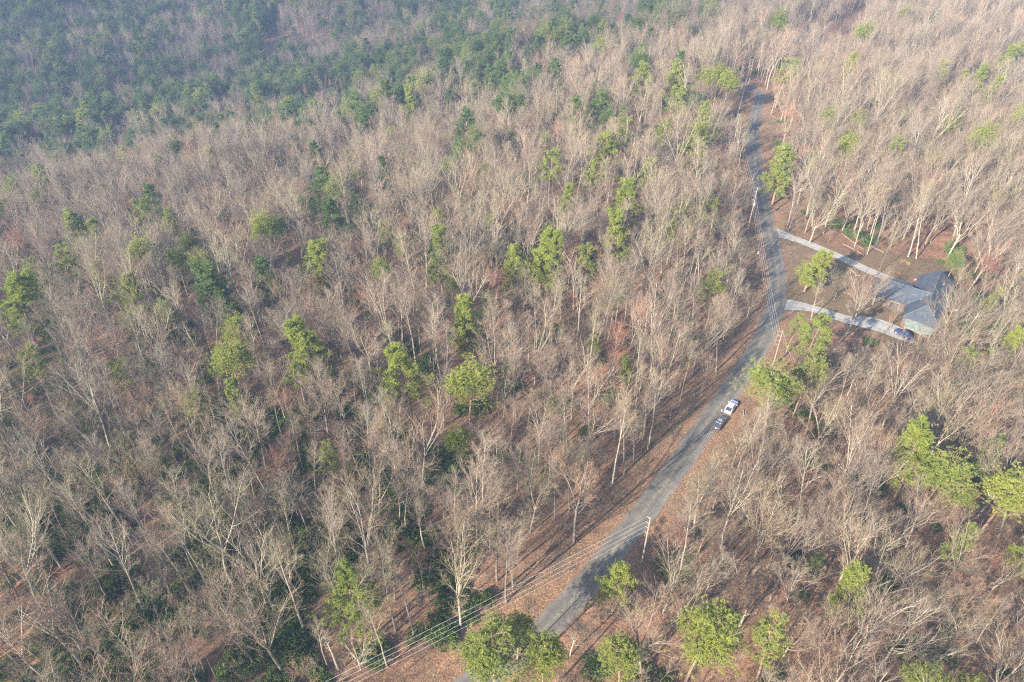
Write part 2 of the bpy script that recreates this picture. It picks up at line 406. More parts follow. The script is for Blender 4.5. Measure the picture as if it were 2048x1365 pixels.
def sprout(nodes, rad, L, k, t0, t1, a0, a1, lf, rf, rmin, nseg, up, noise, rng, fall=.5, tip=.35):
    n, m, _ = nodes.shape; idx = np.repeat(np.arange(n), k); N = len(idx)
    t = np.tile((np.arange(k) + .5) / k, n) + rng.uniform(-.5, .5, N) / k; t = t0 + (t1 - t0) * np.clip(t, 0, 1)
    s = t * (m - 1); i = np.minimum(s.astype(int), m - 2); f = (s - i)[:, None]
    A, B = nodes[idx, i], nodes[idx, i + 1]; P = A * (1 - f) + B * f; d = unit(B - A)
    r = rad[idx, i] * (1 - f[:, 0]) + rad[idx, i + 1] * f[:, 0]
    az = np.tile(np.arange(k) * 2.4, n) + rng.uniform(0, 6.28, n)[idx] + rng.normal(size=N) * .4
    ref = np.where(np.abs(d[:, 2:3]) > .9, np.array([[1., 0, 0]]), np.array([[0, 0, 1.]]))
    u = unit(np.cross(d, ref)); w_ = np.cross(d, u); pr = u * np.cos(az)[:, None] + w_ * np.sin(az)[:, None]
    an = rng.uniform(a0, a1, N)[:, None]
    D = unit(d * np.cos(an) + pr * np.sin(an)); LL = L[idx] * lf * (1 - fall * (t - t0) / max(t1 - t0, .01)) * rng.uniform(.7, 1.3, N)
    RR = np.maximum(r * rf, rmin)
    nn, rr = poly_grow(P, D, LL, RR, nseg, up, noise, rng, tip)
    return nn, rr, LL

def segs(nodes, rad):
    return nodes[:, :-1].reshape(-1, 3), nodes[:, 1:].reshape(-1, 3), rad[:, :-1].ravel(), rad[:, 1:].ravel()

rad_ = math.radians
def deciduous(seed, H, style):
    """trunk mesh data (trunk, limbs, boughs) and crown mesh data (branchlets and twigs)"""
    rng = np.random.default_rng(seed); T = Acc(); C = Acc()
    up0 = np.array([[0, 0, 1.]])
    if style == 'forest':
        tr, trr = poly_grow(np.zeros((1, 3)), up0, np.array([H * .93]), np.array([.0092 * H]), 12, .05, .04, rng, .12)
        l1 = sprout(tr, trr, np.array([H]), 15, .44, .97, rad_(20), rad_(46), .33, .5, .03, 6, .10, .10, rng, .6)
    elif style == 'narrow':
        tr, trr = poly_grow(np.zeros((1, 3)), up0, np.array([H * .95]), np.array([.0084 * H]), 12, .05, .03, rng, .1)
        l1 = sprout(tr, trr, np.array([H]), 13, .52, .97, rad_(14), rad_(34), .25, .45, .028, 5, .10, .08, rng, .55)
    elif style == 'fork':
        tr, trr = poly_grow(np.zeros((1, 3)), up0, np.array([H * .46]), np.array([.0108 * H]), 6, .03, .04, rng, .75)
        l1 = sprout(tr, trr, np.array([H]), 4 + seed % 2, .82, 1., rad_(9), rad_(26), .54, .62, .05, 8, .05, .08, rng, .1)
        l1b = sprout(tr, trr, np.array([H]), 3, .7, .97, rad_(32), rad_(52), .26, .35, .04, 6, .10, .11, rng, .2)
    else:   # broad oak
        tr, trr = poly_grow(np.zeros((1, 3)), up0, np.array([H * .38]), np.array([.0145 * H]), 6, .03, .04, rng, .75)
        l1 = sprout(tr, trr, np.array([H]), 8, .62, 1., rad_(18), rad_(54), .60, .55, .06, 8, .06, .11, rng, .1)
    T.tubes(*segs(tr, trr), k=7)
    levels = [l1] + ([l1b] if style == 'fork' else [])
    for n1, r1, L1 in levels:
        T.tubes(*segs(n1, r1), k=5)
        big = style in ('oak', 'fork')
        n2, r2, L2 = sprout(n1, r1, L1, 8 if big else 6, .25, 1., rad_(18), rad_(42), .50, .6, .018, 5, .09, .11, rng, .5)
        T.tubes(*segs(n2, r2), k=3)
        n3, r3, L3 = sprout(n2, r2, L2, 6, .2, 1., rad_(18), rad_(42), .52, .62, .0085, 3, .08, .12, rng, .45)
        C.tubes(*segs(n3, r3), k=3)
        n4, r4, L4 = sprout(n3, r3, L3, 6, .1, 1., rad_(16), rad_(42), .66, .8, .0060, 2, .08, .14, rng, .35, .6)
        C.ribbons(*segs(n4, r4), rng=rng)
    return T, C

def pine(seed, H, style):
    rng = np.random.default_rng(seed); T = Acc(); C = Acc()
    tr, trr = poly_grow(np.zeros((1, 3)), np.array([[0, 0, 1.]]), np.array([H * .96]), np.array([.0125 * H]), 10, .06, .025, rng, .15)
    T.tubes(*segs(tr, trr), k=7)
    if style == 'dome':      # rounded billowing crown
        k, t0, a0, a1, lf, fall, dens = 46, .48, rad_(45), rad_(80), .27, .55, 20
    elif style == 'tier':    # open horizontal plates
        k, t0, a0, a1, lf, fall, dens = 48, .28, rad_(68), rad_(95), .27, .85, 18
    elif style == 'column':
        k, t0, a0, a1, lf, fall, dens = 58, .20, rad_(50), rad_(85), .185, .65, 17
    else:                    # thin, ragged
        k, t0, a0, a1, lf, fall, dens = 26, .45, rad_(55), rad_(90), .22, .5, 13
    n1, r1, L1 = sprout(tr, trr, np.array([H]), k, t0, .99, a0, a1, lf, .35, .03, 5, .10 if style != 'tier' else .05, .08, rng, fall)
    if style == 'dome':
        n1[:, :, 2] = np.minimum(n1[:, :, 2], H * 1.0)
    T.tubes(*segs(n1, r1), k=3)
    n2, r2, L2 = sprout(n1, r1, np.maximum(L1, 1.0), 5, .35, 1., rad_(25), rad_(60), .38, .5, .015, 2, .12, .15, rng, .4)
    T.tubes(*segs(n2, r2), k=3)
    # needle tufts along the outer branchlets
    def tufts(nodes, per, spread, size):
        n, m, _ = nodes.shape; N = n * per; idx = np.repeat(np.arange(n), per); t = rng.uniform(.25, 1.04, N) * (m - 1)
        i = np.minimum(t.astype(int), m - 2); f = (t - i)[:, None]; P = nodes[idx, i] * (1 - f) + nodes[idx, i + 1] * f
        P = P + rng.normal(size=(N, 3)) * spread * np.array([1, 1, .6]); B = 11
        d = rng.normal(size=(N, B, 3)); d[:, :, 2] = np.abs(d[:, :, 2]) * .9 + .15; d = unit(d)
        s = unit(np.cross(d, rng.normal(size=(N, B, 3)))) * (.055 * size * 2); ln = size * rng.uniform(.7, 1.25, (N, B, 1))
        c0 = P[:, None] - d * ln * .25
        v = np.stack([c0 - s, c0 + s, c0 + d * ln], 2).reshape(-1, 3)
        C.add(v, np.arange(N * B * 3).reshape(-1, 3))
    if style == 'dome':
        nl = 20; q = unit(rng.normal(size=(nl, 3)) + np.array([0, 0, .35])); q[:, 2] = np.where(q[:, 2] < -.45, -q[:, 2], q[:, 2])
        RX, RZ_ = 4.0, H * .23; cen = np.array([tr[0, 7, 0], tr[0, 7, 1], H * .72]); rl = rng.uniform(1.25, 2.05, nl)
        lc = cen + q * np.array([RX, RX, RZ_]) * (rng.uniform(.5, .78, (nl, 1))); lc = np.vstack([lc, cen + (0, 0, 1.0)]); rl = np.append(rl, 2.4)
        M = 88; B = 11; n_ = len(lc); dd = unit(rng.normal(size=(n_, M, 3)) + np.array([0, 0, .55])); P = (lc[:, None] + dd * rl[:, None, None] * np.array([1, 1, .82]) * rng.uniform(.78, 1.06, (n_, M, 1))).reshape(-1, 3)
        o_ = dd.reshape(-1, 3); N = len(P); d = unit(o_[:, None] * .75 + rng.normal(size=(N, B, 3)) * .75 + np.array([0, 0, .25])); s = unit(np.cross(d, rng.normal(size=(N, B, 3)))) * .055
        ln = rng.uniform(.28, .5, (N, B, 1)); c0 = P[:, None] - d * ln * .3; v = np.stack([c0 - s, c0 + s, c0 + d * ln], 2).reshape(-1, 3); C.add(v, np.arange(N * B * 3).reshape(-1, 3))
        tufts(n2, 2, .2, .42)
    else:
        tufts(n2, int(dens * .75), .28, .48)
        tufts(n1, 5, .2, .44)
    return T, C

def shrub(seed):
    rng = np.random.default_rng(seed); C = Acc(); N = 260
    P = unit(rng.normal(size=(N, 3))) * (rng.uniform(.3, 1, (N, 1)) ** .4) * np.array([1.5, 1.5, 1.1]); P[:, 2] = np.abs(P[:, 2]) + .1
    lob = rng.normal(size=(5, 3)) * np.array([.9, .9, .2]); P[:, :2] += lob[rng.integers(0, 5, N)][:, :2]
    B = 7; d = unit(rng.normal(size=(N, B, 3)) + np.array([0, 0, .3])); s = unit(np.cross(d, rng.normal(size=(N, B, 3)))) * .09
    c0 = P[:, None] + d * .03; tip = c0 + d * .30
    v = np.stack([c0 - s * .3, c0 + d * .15 - s, tip, c0 + d * .15 + s], 2).reshape(-1, 3)
    C.add(v, np.arange(N * B * 4).reshape(-1, 4)); return C

def sapling(seed):
    rng = np.random.default_rng(seed); T = Acc(); H = 6.5
    tr, trr = poly_grow(np.zeros((1, 3)), np.array([[0, 0, 1.]]), np.array([H]), np.array([.05]), 7, .03, .09, rng, .3)
    n1, r1, L1 = sprout(tr, trr, np.array([H]), 12, .2, 1, rad_(25), rad_(60), .38, .6, .02, 4, .06, .14, rng, .5)
    n2, r2, L2 = sprout(n1, r1, L1, 6, .2, 1, rad_(25), rad_(50), .5, .7, .013, 3, .05, .15, rng, .4)
    n3, r3, L3 = sprout(n2, r2, L2, 5, .1, 1, rad_(25), rad_(50), .6, .8, .011, 2, .05, .15, rng, .4)
    T.tubes(*segs(tr, trr), k=5); T.tubes(*segs(n1, r1), k=3); T.ribbons(*segs(n2, r2), rng=rng); T.ribbons(*segs(n3, r3), rng=rng)
    return T

class Kind:
    """one model tree: its trunk mesh, its crown mesh and both in one for the distant wood"""
    def __init__(s, T, C, mt, mc, H, rad, look):
        s.trunk = T.mesh('trunk', mt, True); s.crown = C.mesh('crown', mc); s.H, s.rad, s.look = H, rad, look
        s.T, s.C, s.mt, s.mc = T, C, mt, mc; s._j = None
    def joined(s):
        if s._j is None:
            A = Acc()
            for X, m in ((s.T, 0), (s.C, 1)):
                base = A.n; A.v += X.v; A.n += X.n
                for k in X.f:
                    A.f.setdefault(k, []).extend([f + base for f in X.f[k]]); A.m.setdefault(k, []).extend([np.full(len(f), m) for f in X.f[k]])
            s._j = A.mesh('woodland_tree', [s.mt, s.mc])
        return s._j

BARE = []
for sd, H, st, rd, lk in [(1, 21, 'forest', 3.6, 'upright'), (2, 23, 'forest', 3.8, 'upswept'), (3, 19, 'forest', 3.5, 'bushy-topped'), (4, 20, 'narrow', 2.6, 'slender'), (5, 23, 'narrow', 2.9, 'tall narrow'),
                          (6, 21, 'fork', 4.2, 'forked'), (7, 20, 'fork', 4.2, 'wide-forking'), (8, 23, 'fork', 4.5, 'high-forked'), (9, 19, 'oak', 6.6, 'broad-crowned'), (10, 20, 'oak', 6.6, 'spreading'),
                          (11, 18, 'narrow', 2.4, 'dark-stemmed slender'), (12, 21, 'forest', 3.6, 'dark-stemmed upright'), (13, 20, 'fork', 4.2, 'dark-limbed forked'), (14, 22, 'fork', 4.3, 'pale-limbed forked')]:
    T, C = deciduous(sd, H, st); BARE.append(Kind(T, C, M_BARK_DK if sd in (11, 12, 13) else M_BARK, M_TWIG, H, rd, lk))
LIGHT = [0, 1, 2, 3, 4, 3, 4, 10, 11, 0, 1]; FORKS = [5, 6, 7, 12, 13]
RED = [Kind(*deciduous(21, 18, 'fork'), M_BARK, M_TWIG_RED, 18, 4.5, 'red-budded'), Kind(*deciduous(22, 16, 'fork'), M_BARK, M_TWIG_TAN, 16, 4, 'orange-tinged')]
PINE = {}
for st, H, rd in (('dome', 20, 4.6), ('tier', 22, 4.6), ('column', 21, 3.0), ('rag', 20, 3.6)):
    PINE[st] = [(Kind(*pine(sd, H, st), M_PBARK, M_NEEDLE, H, rd, st), Kind(*pine(sd, H, st), M_PBARK, M_NEEDLE_DK, H, rd, st)) for sd in ((31, 32, 33) if st != 'rag' else (31, 32))]
SHRUB = [shrub(51), shrub(52)]; SAP = [sapling(61), sapling(62)]

def grow_tree(name, K, base, rz, sc, tilt=(0, 0), squash=1.0):
    root = empty(name, base, (tilt[0], tilt[1], rz), (sc * squash, sc * squash, sc))
    # the trunk's foot goes 30 cm into the soil
    link('trunk', K.trunk, root, (0, 0, -.3)); link('crown', K.crown, root, (0, 0, -.3))
    return root

# ------------------------------------------------------------------ where trees may stand
HOUSE_C = at(1860, 610)[:2]
CLEAR_PX = []      # (polyline, half width px): what the photograph shows unhidden from above
CLEAR_PX.append((np.array(ROAD_PX[6:31]), [17, 17, 17, 17, 17, 17, 18, 20, 22, 22, 20, 18, 17, 16, 15, 15, 15, 14, 13, 12, 11, 10, 10, 10, 9]))
CLEAR_PX.append((np.array(DRIVE_UP_PX), [10] * 9)); CLEAR_PX.append((np.array(DRIVE_LOW_PX), [9] * 9))
CLEAR_PX.append((np.array([(1800, 590), (1840, 600), (1880, 575), (1900, 590)]), [22] * 4))
CLEAR_PX.append((np.array([(1470, 250), (1490, 190), (1500, 130)]), [10] * 3))
CLEAR_PX.append((np.array([(1284, 1124), (1302, 1035)]), [6] * 2)); CLEAR_PX.append((np.array([(1545, 720), (1562, 662)]), [6] * 2)); CLEAR_PX.append((np.array([(1497, 460), (1516, 376)]), [6] * 2))
CLEAR_PX.append((np.array([(1432, 858), (1450, 830), (1470, 800)]), [30] * 3)); CLEAR_PX.append((np.array([(1660, 62), (1690, 50), (1722, 25)]), [9] * 3)); CLEAR_PX.append((np.array([(531, 74), (537, 112), (550, 44), (552, 80)]), [7] * 4))
CP = []; CW = []
for P, W in CLEAR_PX:
    P = np.asarray(P, float)
    Q = resample(np.column_stack([P, np.asarray(W, float)]), 5); CP.append(Q[:, :2]); CW.append(Q[:, 2])
CP = np.concatenate(CP); CW = np.concatenate(CW)

FAR_ROAD = world_line([(1585, 92), (1640, 66), (1685, 50), (1725, 36), (1765, 18)], 2.0)
def hides(base, H, rad, slack=.46):
    """does a tree on BASE stand in front of the road, the driveways or the roof?"""
    for f, g in ((.45, .5), (.62, 1.), (.8, .9), (.97, .4)):
        q, d = project(base + np.array([0, 0, H * f])); r = rad * g * FPX / d[0] * slack
        if (np.hypot(CP[:, 0] - q[0, 0], CP[:, 1] - q[0, 1]) < r + CW * .8).any(): return True
    return False

def hides_pine(base, H, dep):
    for f in (.62, .82, .97):
        q_, d_ = project(base + np.array([0, 0, H * f])); dd_ = np.hypot(PV[:, 0] - q_[0, 0], PV[:, 1] - q_[0, 1])
        if ((dd_ < PV[:, 2] * .42) & (q_[0, 1] > PV[:, 1] - PV[:, 2] * .4)).any(): return True
    return False
def free(x, y):
    if dist_line([x], [y], ROAD)[0] < (8.5 if y < 100 else 5.6): return False
    if dist_line([x], [y], D_UP)[0] < 3 or dist_line([x], [y], D_LOW)[0] < 3: return False
    if dist_line([x], [y], WIRE_LINE)[0] < 4.6: return False
    if math.hypot(x - HOUSE_C[0], y - HOUSE_C[1]) < 14: return False
    return True

# ------------------------------------------------------------------ evergreens, one by one
# crown centre in the photograph, crown width px, form, tone, label (landmarks) or None
PINES = [
 (985, 1300, 140, 'dome', 0, 'largest bright green round pine on the bottom edge beside the road'),
 (1090, 1318, 100, 'dome', 0, 'bright green pine against the near side of the largest round pine'),
 (1035, 1262, 66, 'dome', 0, 'small dome pine peeping over the largest round pine'),
 (1235, 1158, 72, 'tier', 0, 'feathery green pine leaning over the road by the near utility pole'),
 (1252, 1312, 92, 'dome', 0, 'two-toned round pine on the bottom edge, sunny on one side'),
 (1404, 1262, 132, 'dome', 0, 'big lone bright green ball-shaped pine near the bottom edge'),
 (1552, 1272, 76, 'rag', 0, 'lopsided bright green pine with a bare leaning stem'),
 (1845, 1352, 84, 'dome', 0, 'round yellow-green pine cut by the bottom edge of the view'),
 (1932, 1362, 50, 'tier', 0, 'pointed olive pine at the bottom corner of the woods'),
 (1712, 1180, 60, 'column', 0, 'pale grey-green pine standing alone among bare oaks'),
 (1845, 890, 66, 'column', 0, 'uppermost yellow-green pine of the big roadside clump on the slope'),
 (1888, 945, 98, 'dome', 0, 'middle pine of the big yellow-green clump on the slope'),
 (1925, 985, 62, 'dome', 0, 'lowest pine of the big yellow-green clump on the slope'),
 (1957, 920, 48, 'column', 1, 'dark narrow pine tucked behind the big yellow-green clump'),
 (2014, 985, 96, 'dome', 0, 'dense round green pine at the edge of the view below the house'),
 (1925, 1080, 40, 'column', 0, 'small slim green pine below the big yellow-green clump'),
 (2036, 1105, 50, 'rag', 0, 'ragged green pine cut by the side edge of the view'),
 (1560, 772, 118, 'dome', 0, 'large yellow-green pine beside the road above the parked cars'),
 (1618, 742, 70, 'dome', 0, 'smaller pine attached to the large one above the parked cars'),
 (1622, 668, 58, 'rag', 0, 'thin green pine beside the lower driveway mouth'),
 (1626, 528, 66, 'column', 0, 'soft green pine in the yard between the two driveways'),
 (1565, 328, 54, 'column', 0, 'solitary green pine beside the shaded upper road'),
 (935, 768, 104, 'dome', 0, 'large round yellow-green pine alone in the middle of the bare woods'),
 (812, 735, 84, 'tier', 0, 'spiky spreading pine beside the large round central pine'),
 (926, 880, 58, 'dome', 0, 'small round pine below the large round central pine'),
 (462, 718, 88, 'dome', 0, 'flat-topped bright pine in the lower wooded slope'),
 (393, 812, 58, 'dome', 0, 'low green pine below the flat-topped bright pine'),
 (472, 790, 40, 'column', 0, 'narrow green pine close beneath the flat-topped bright pine'),
 (622, 680, 64, 'column', 0, 'tall ragged yellow-green pine rising from bare trees'),
 (592, 740, 48, 'rag', 0, 'faded thin pine at the foot of the tall ragged pine'),
 (325, 632, 52, 'dome', 0, 'round dark-edged pine on the mid slope'),
 (433, 575, 68, 'column', 1, 'tall dense deep green pine on the mid slope'),
 (24, 600, 92, 'column', 0, 'large pale yellow-green pine cut by the side edge of the view'),
 (60, 725, 46, 'rag', 0, None), (618, 520, 56, 'column', 0, 'tall shaggy pine in the centre of the bare slope'),
 (638, 372, 56, 'tier', 1, 'blue-green layered pine above the bare slope'), (612, 412, 46, 'dome', 1, None), (668, 440, 54, 'tier', 1, None), (555, 458, 46, 'dome', 1, None),
 (525, 553, 38, 'column', 1, None), (352, 522, 46, 'dome', 0, None), (405, 520, 50, 'dome', 0, None), (380, 484, 40, 'dome', 0, None), (215, 553, 48, 'tier', 0, None),
 (130, 525, 46, 'rag', 0, None), (80, 545, 46, 'rag', 0, None), (155, 455, 46, 'column', 0, None), (192, 462, 42, 'tier', 0, None), (302, 402, 44, 'tier', 1, None), (276, 425, 42, 'rag', 0, None),
 (768, 472, 38, 'rag', 0, None), (801, 488, 38, 'dome', 0, None), (880, 432, 34, 'dome', 0, None), (1080, 500, 56, 'column', 0, 'full yellow-green pine in the middle of a clump of three'), (1035, 522, 54, 'tier', 0, None),
 (1096, 466, 44, 'dome', 0, None), (1108, 515, 40, 'column', 0, None), (1252, 395, 54, 'column', 0, 'tall bright pine with a second one standing under it'), (1243, 470, 48, 'column', 0, None), (1175, 525, 42, 'rag', 0, None),
 (1205, 298, 62, 'tier', 0, 'wide pale layered pine above the middle of the woods'), (1100, 330, 42, 'rag', 0, None), (1130, 398, 28, 'column', 0, None), (1388, 285, 56, 'tier', 0, 'wide layered pine beside the bare roadside strip'), (1410, 236, 46, 'tier', 0, None),
 (1325, 270, 36, 'rag', 0, None), (1300, 345, 36, 'rag', 0, None), (1090, 280, 30, 'dome', 0, None), (1245, 265, 40, 'rag', 0, None), (1350, 200, 36, 'rag', 0, None), (1185, 350, 34, 'rag', 0, None),
 (1410, 160, 42, 'dome', 0, 'round green pine in the trio at the road bend'), (1458, 165, 48, 'dome', 0, 'largest round green pine at the road bend'), (1438, 148, 34, 'dome', 0, None),
 (1350, 155, 42, 'tier', 0, None), (1285, 160, 48, 'tier', 0, None), (1112, 148, 38, 'tier', 1, None), (1195, 215, 56, 'tier', 1, 'blue-green layered pine at the edge of the far stand'),
 (932, 635, 52, 'column', 0, 'tall loose yellow-green pine above the large round central pine'), (905, 573, 34, 'dome', 0, None), (975, 608, 36, 'rag', 1, None), (1430, 573, 38, 'rag', 0, None), (1393, 572, 32, 'rag', 0, None),
 (1884, 155, 26, 'column', 0, 'first of four small pines in a row on the far sunny slope'), (1921, 164, 22, 'column', 0, None), (1956, 158, 27, 'column', 0, None), (1987, 174, 24, 'dome', 0, None), (2008, 120, 30, 'column', 0, None), (2036, 112, 36, 'column', 0, None),
 (1568, 142, 42, 'rag', 0, 'olive pine facing the road bend'), (1912, 519, 38, 'dome', 1, 'dark rounded evergreen behind the house roof'), (1983, 593, 22, 'column', 0, None), (2014, 684, 34, 'column', 0, None), (1974, 725, 38, 'tier', 0, None), (1925, 722, 42, 'rag', 0, None),
 (330, 935, 30, 'column', 0, None), (655, 905, 40, 'rag', 0, 'thin yellow-green pine above the shrubby hollow'), (240, 740, 40, 'rag', 0, None), (720, 412, 38, 'tier', 1, None), (765, 345, 26, 'column', 1, None), (1030, 285, 26, 'rag', 1, None),
 (1630, 1132, 26, 'rag', 1, None), (1185, 690, 26, 'rag', 0, None), (1255, 735, 22, 'column', 0, None), (40, 330, 44, 'tier', 1, 'blue-green layered pine at the side edge under the shaded stand'), (930, 250, 52, 'tier', 1, None), (740, 225, 46, 'dome', 1, None), (985, 160, 40, 'tier', 1, 'blue-green layered pine nearest the top of the bare woods'),
 (670, 195, 44, 'tier', 1, None), (900, 140, 46, 'tier', 1, None), (800, 180, 44, 'dome', 1, 'large rounded dark pine in the far shaded stand'), (1590, 650, 30, 'rag', 0, None), (455, 440, 34, 'tier', 1, None), (25, 370, 34, 'rag', 1, None), (1470, 470, 0, '', 0, None),
]
TREES = []     # everything that needs a label worked out: (object, pixel, look, kind, label)
taken = []     # ground spots already used: x, y, radius
n_variant = 0
for (u, v, wpx, st, tone, lab) in PINES:
    if not wpx: continue
    n_variant += 1; wpx *= 1.12; low = .62 if (u, v) == (1626, 528) else 1.
    Ks = PINE[st]; K = Ks[n_variant % len(Ks)][tone]
    hc = .74 if st in ('dome', 'rag') else .66
    b = at(u, v, 16); 
    for _ in range(3):
        _, d = project(b); sc = wpx / (2 * K.rad * FPX / d[0]); sh = float(np.clip(sc, .55, 1.15)) * low; b = at(u, v, K.H * sh * hc)
    base = np.array([b[0], b[1], float(height(b[0], b[1]))])
    o = grow_tree('pine_tree', K, base, R.uniform(0, 6.28), sh, (R.gauss(0, .03), R.gauss(0, .03)), float(np.clip(sc / sh, .75, 1.8)))
    taken.append((base[0], base[1], K.rad * sc * 1.0))
    TREES.append([o, (u, v), {'dome': 'round-topped', 'tier': 'layered', 'column': 'narrow', 'rag': 'thin ragged'}[st] + (' dark' if tone else ' yellow-green'), 'pine', lab])

# ------------------------------------------------------------------ bare trees that stand out
HEROES = [   # base px, kind, scale, tilt, label
 (922, 1254, BARE[6], 1.28, (0, 0), 'tall pale forked bare tree standing in front of the powerline strip'),
 (1148, 1084, BARE[7], 1.22, (0, .05), 'big white-trunked bare tree on the leafy verge where the road widens'),
 (1619, 487, BARE[8], .95, (0, 0), 'wide pale bare tree beside the upper driveway mouth'),
 (1755, 551, BARE[4], .72, (0, .06), 'slim pale tree standing against the edge of the upper driveway'),
 (1622, 640, BARE[7], .66, (0, .04), 'small bare tree beside the lower driveway mouth'),
 (1709, 640, BARE[8], .82, (0, 0), 'wide twiggy bare tree over the lower driveway'),
 (1893, 680, BARE[9], 1.05, (-.02, .05), 'large fan-shaped bare tree in front of the house roof'),
 (1780, 657, BARE[6], .42, (0, 0), 'little bare tree in front of the carport'),
 (1668, 600, BARE[8], .55, (0, 0), 'low wide bare tree in the middle of the yard'),
 (1745, 610, BARE[6], .6, (0, 0), 'thin forked bare tree in the yard facing the garage wing'),
 (1846, 752, BARE[7], .80, (0, .08), 'bare tree below the driveway end and the parked blue car'),
 (1896, 513, BARE[8], 1.12, (0, .22), 'big leaning bare tree behind the house roof'),
 (1816, 514, BARE[1], 1.15, (0, .26), 'straight bare tree leaning away behind the yard'),
 (1832, 518, BARE[4], 1.05, (0, .24), 'thin bare tree next to the straight one behind the yard'),
 (1709, 493, BARE[5], 1.05, (0, .12), 'bare tree with a pale stem beside the felled logs'),
 (1734, 509, BARE[4], 1.0, (0, .16), 'thin dark-stemmed bare tree beside the felled logs'),
 (1302, 1301, BARE[5], .95, (0, .14), 'bare tree leaning towards the big ball-shaped pine'),
 (1140, 1312, BARE[6], .62, (0, -.04), 'small crooked pale tree overlapping the near road end'),
 (1512, 1104, BARE[9], .95, (0, .02), 'spreading bare oak on the shaded leafy bank below the road'),
 (1478, 1256, BARE[8], .9, (0, .05), 'bare tree rising behind the big ball-shaped pine'),
 (1660, 1075, BARE[7], .9, (0, .12), 'bare tree over the brown clearing of the lower wood'),
 (1773, 1118, BARE[5], .85, (0, .14), 'slim leaning tree on the brown clearing of the lower wood'),
 (1425, 1020, BARE[8], .8, (0, .06), 'grey many-branched tree on the bank opposite the widest verge'),
 (1590, 180, BARE[9], 1.05, (0, .1), 'broad white-limbed tree just past the road bend'),
 (1540, 80, BARE[8], 1.1, (0, 0), 'round grey crown standing over the road bend'),
 (1885, 800, BARE[9], .85, (0, .12), 'wide bare tree on the slope under the house'),
 (1935, 800, BARE[7], .9, (0, .14), 'fan-topped bare tree at the slope foot below the house'),
]
for u, v, K, sc, tilt, lab in HEROES:
    base = at(u, v); o = grow_tree('bare_tree', K, base, R.uniform(0, 6.28), sc, tilt)
    taken.append((base[0], base[1], K.rad * sc * .75))
    top, _ = project(base + np.array([0, 0, K.H * sc * .7])); TREES.append([o, tuple(top[0]), K.look, 'bare tree', lab])
REDS = [  # crown px, width px, 0 red / 1 orange, label
 (28, 478, 90, 0, 'large rosy red-budded tree at the side edge of the view'), (1222, 716, 56, 0, 'small red-budded tree in the brown woods near the road'),
 (1580, 236, 92, 0, 'wide rosy red-budded tree beside the upper road'), (962, 545, 70, 1, 'broad orange-tinged bare crown among grey trees'),
 (722, 600, 56, 0, None), (1690, 1192, 74, 1, 'orange-tan fan-shaped crown beside the pale grey-green pine'), (84, 1208, 34, 1, 'small bright orange bush-like tree in the shrubby hollow'),
 (186, 1082, 30, 1, None), (60, 800, 36, 0, None), (520, 1010, 50, 0, None), (1925, 542, 34, 1, 'small rusty-leaved tree beside the house roof'), (1555, 175, 38, 1, 'orange-tan young tree at the road bend'),
 (265, 415, 40, 0, None), (432, 1282, 40, 1, None), (1140, 600, 44, 0, None), (850, 1240, 30, 0, None), (1990, 1130, 44, 0, None), (1850, 1150, 48, 1, None), (160, 1185, 26, 1, None), (1800, 745, 46, 0, None), (1782, 640, 20, 0, None)]
for u, v, wpx, c, lab in REDS:
    K = RED[c]; b = at(u, v, 9)
    for _ in range(3):
        _, d = project(b); sc = float(np.clip(wpx / (2 * K.rad * FPX / d[0]), .28, 1.2)); b = at(u, v, K.H * sc * .75)
    base = np.array([b[0], b[1], float(height(b[0], b[1]))]); o = grow_tree('bare_tree', K, base, R.uniform(0, 6.28), sc, (0, 0))
    taken.append((base[0], base[1], K.rad * sc * .8)); TREES.append([o, (u, v), K.look, 'bare tree', lab])

# ------------------------------------------------------------------ the rest of the wood
PV = np.array([(u, v, wpx) for u, v, wpx, *_ in PINES if wpx >= 26] + [(u, v, wpx * .8) for u, v, wpx, *_ in REDS if wpx >= 40], float)
def vis(q, d, m=60): return (q[:, 0] > -m) & (q[:, 0] < 2048 + m) & (q[:, 1] > -m) & (q[:, 1] < 1365 + m * 3) & (d > 0)
tk = np.array(taken); CELL = 5.4
def pine_share(u, v):
    """how evergreen the wood is at that spot of the photograph"""
    edge = np.interp(u, [0, 300, 700, 1050, 1100, 1500], [335, 290, 235, 190, 120, 30])
    s = sm((edge + 32 - v) / 50) * .66
    s = s * np.clip(.75 + 1.1 * math.sin(u * .021 + v * .03) * math.cos(v * .045 - u * .009) + .5 * math.sin(u * .063 + 1), .3, 1.35)
    gap = ((u > 280) & (u < 440) & (v < 130)) | ((u > 1050) & (v < 90)) | ((u > 560) & (u < 800) & (v < 110)); s = np.where(gap, s * .4, s)
    return np.where(u > 1450, .012 * (v < 480), np.maximum(s, .008 + .025 * (v < 560)))
spots = []
yy = 12.0
while yy < 900:
    half = max(120, yy * 0.86 + 70); xx = -half - 30; cell = CELL * (1 if yy < 350 else 1.12)
    while xx < half + 10:
        spots.append((xx + NR.uniform(-.44, .44) * cell, yy + NR.uniform(-.44, .44) * cell)); xx += cell
    yy += cell
spots = np.array(spots); z = height(spots[:, 0], spots[:, 1]); P3 = np.column_stack([spots, z])
q, d = project(P3 + np.array([0, 0, 12.])); near = dist_line(spots[:, 0], spots[:, 1], ROAD)
keepers = []
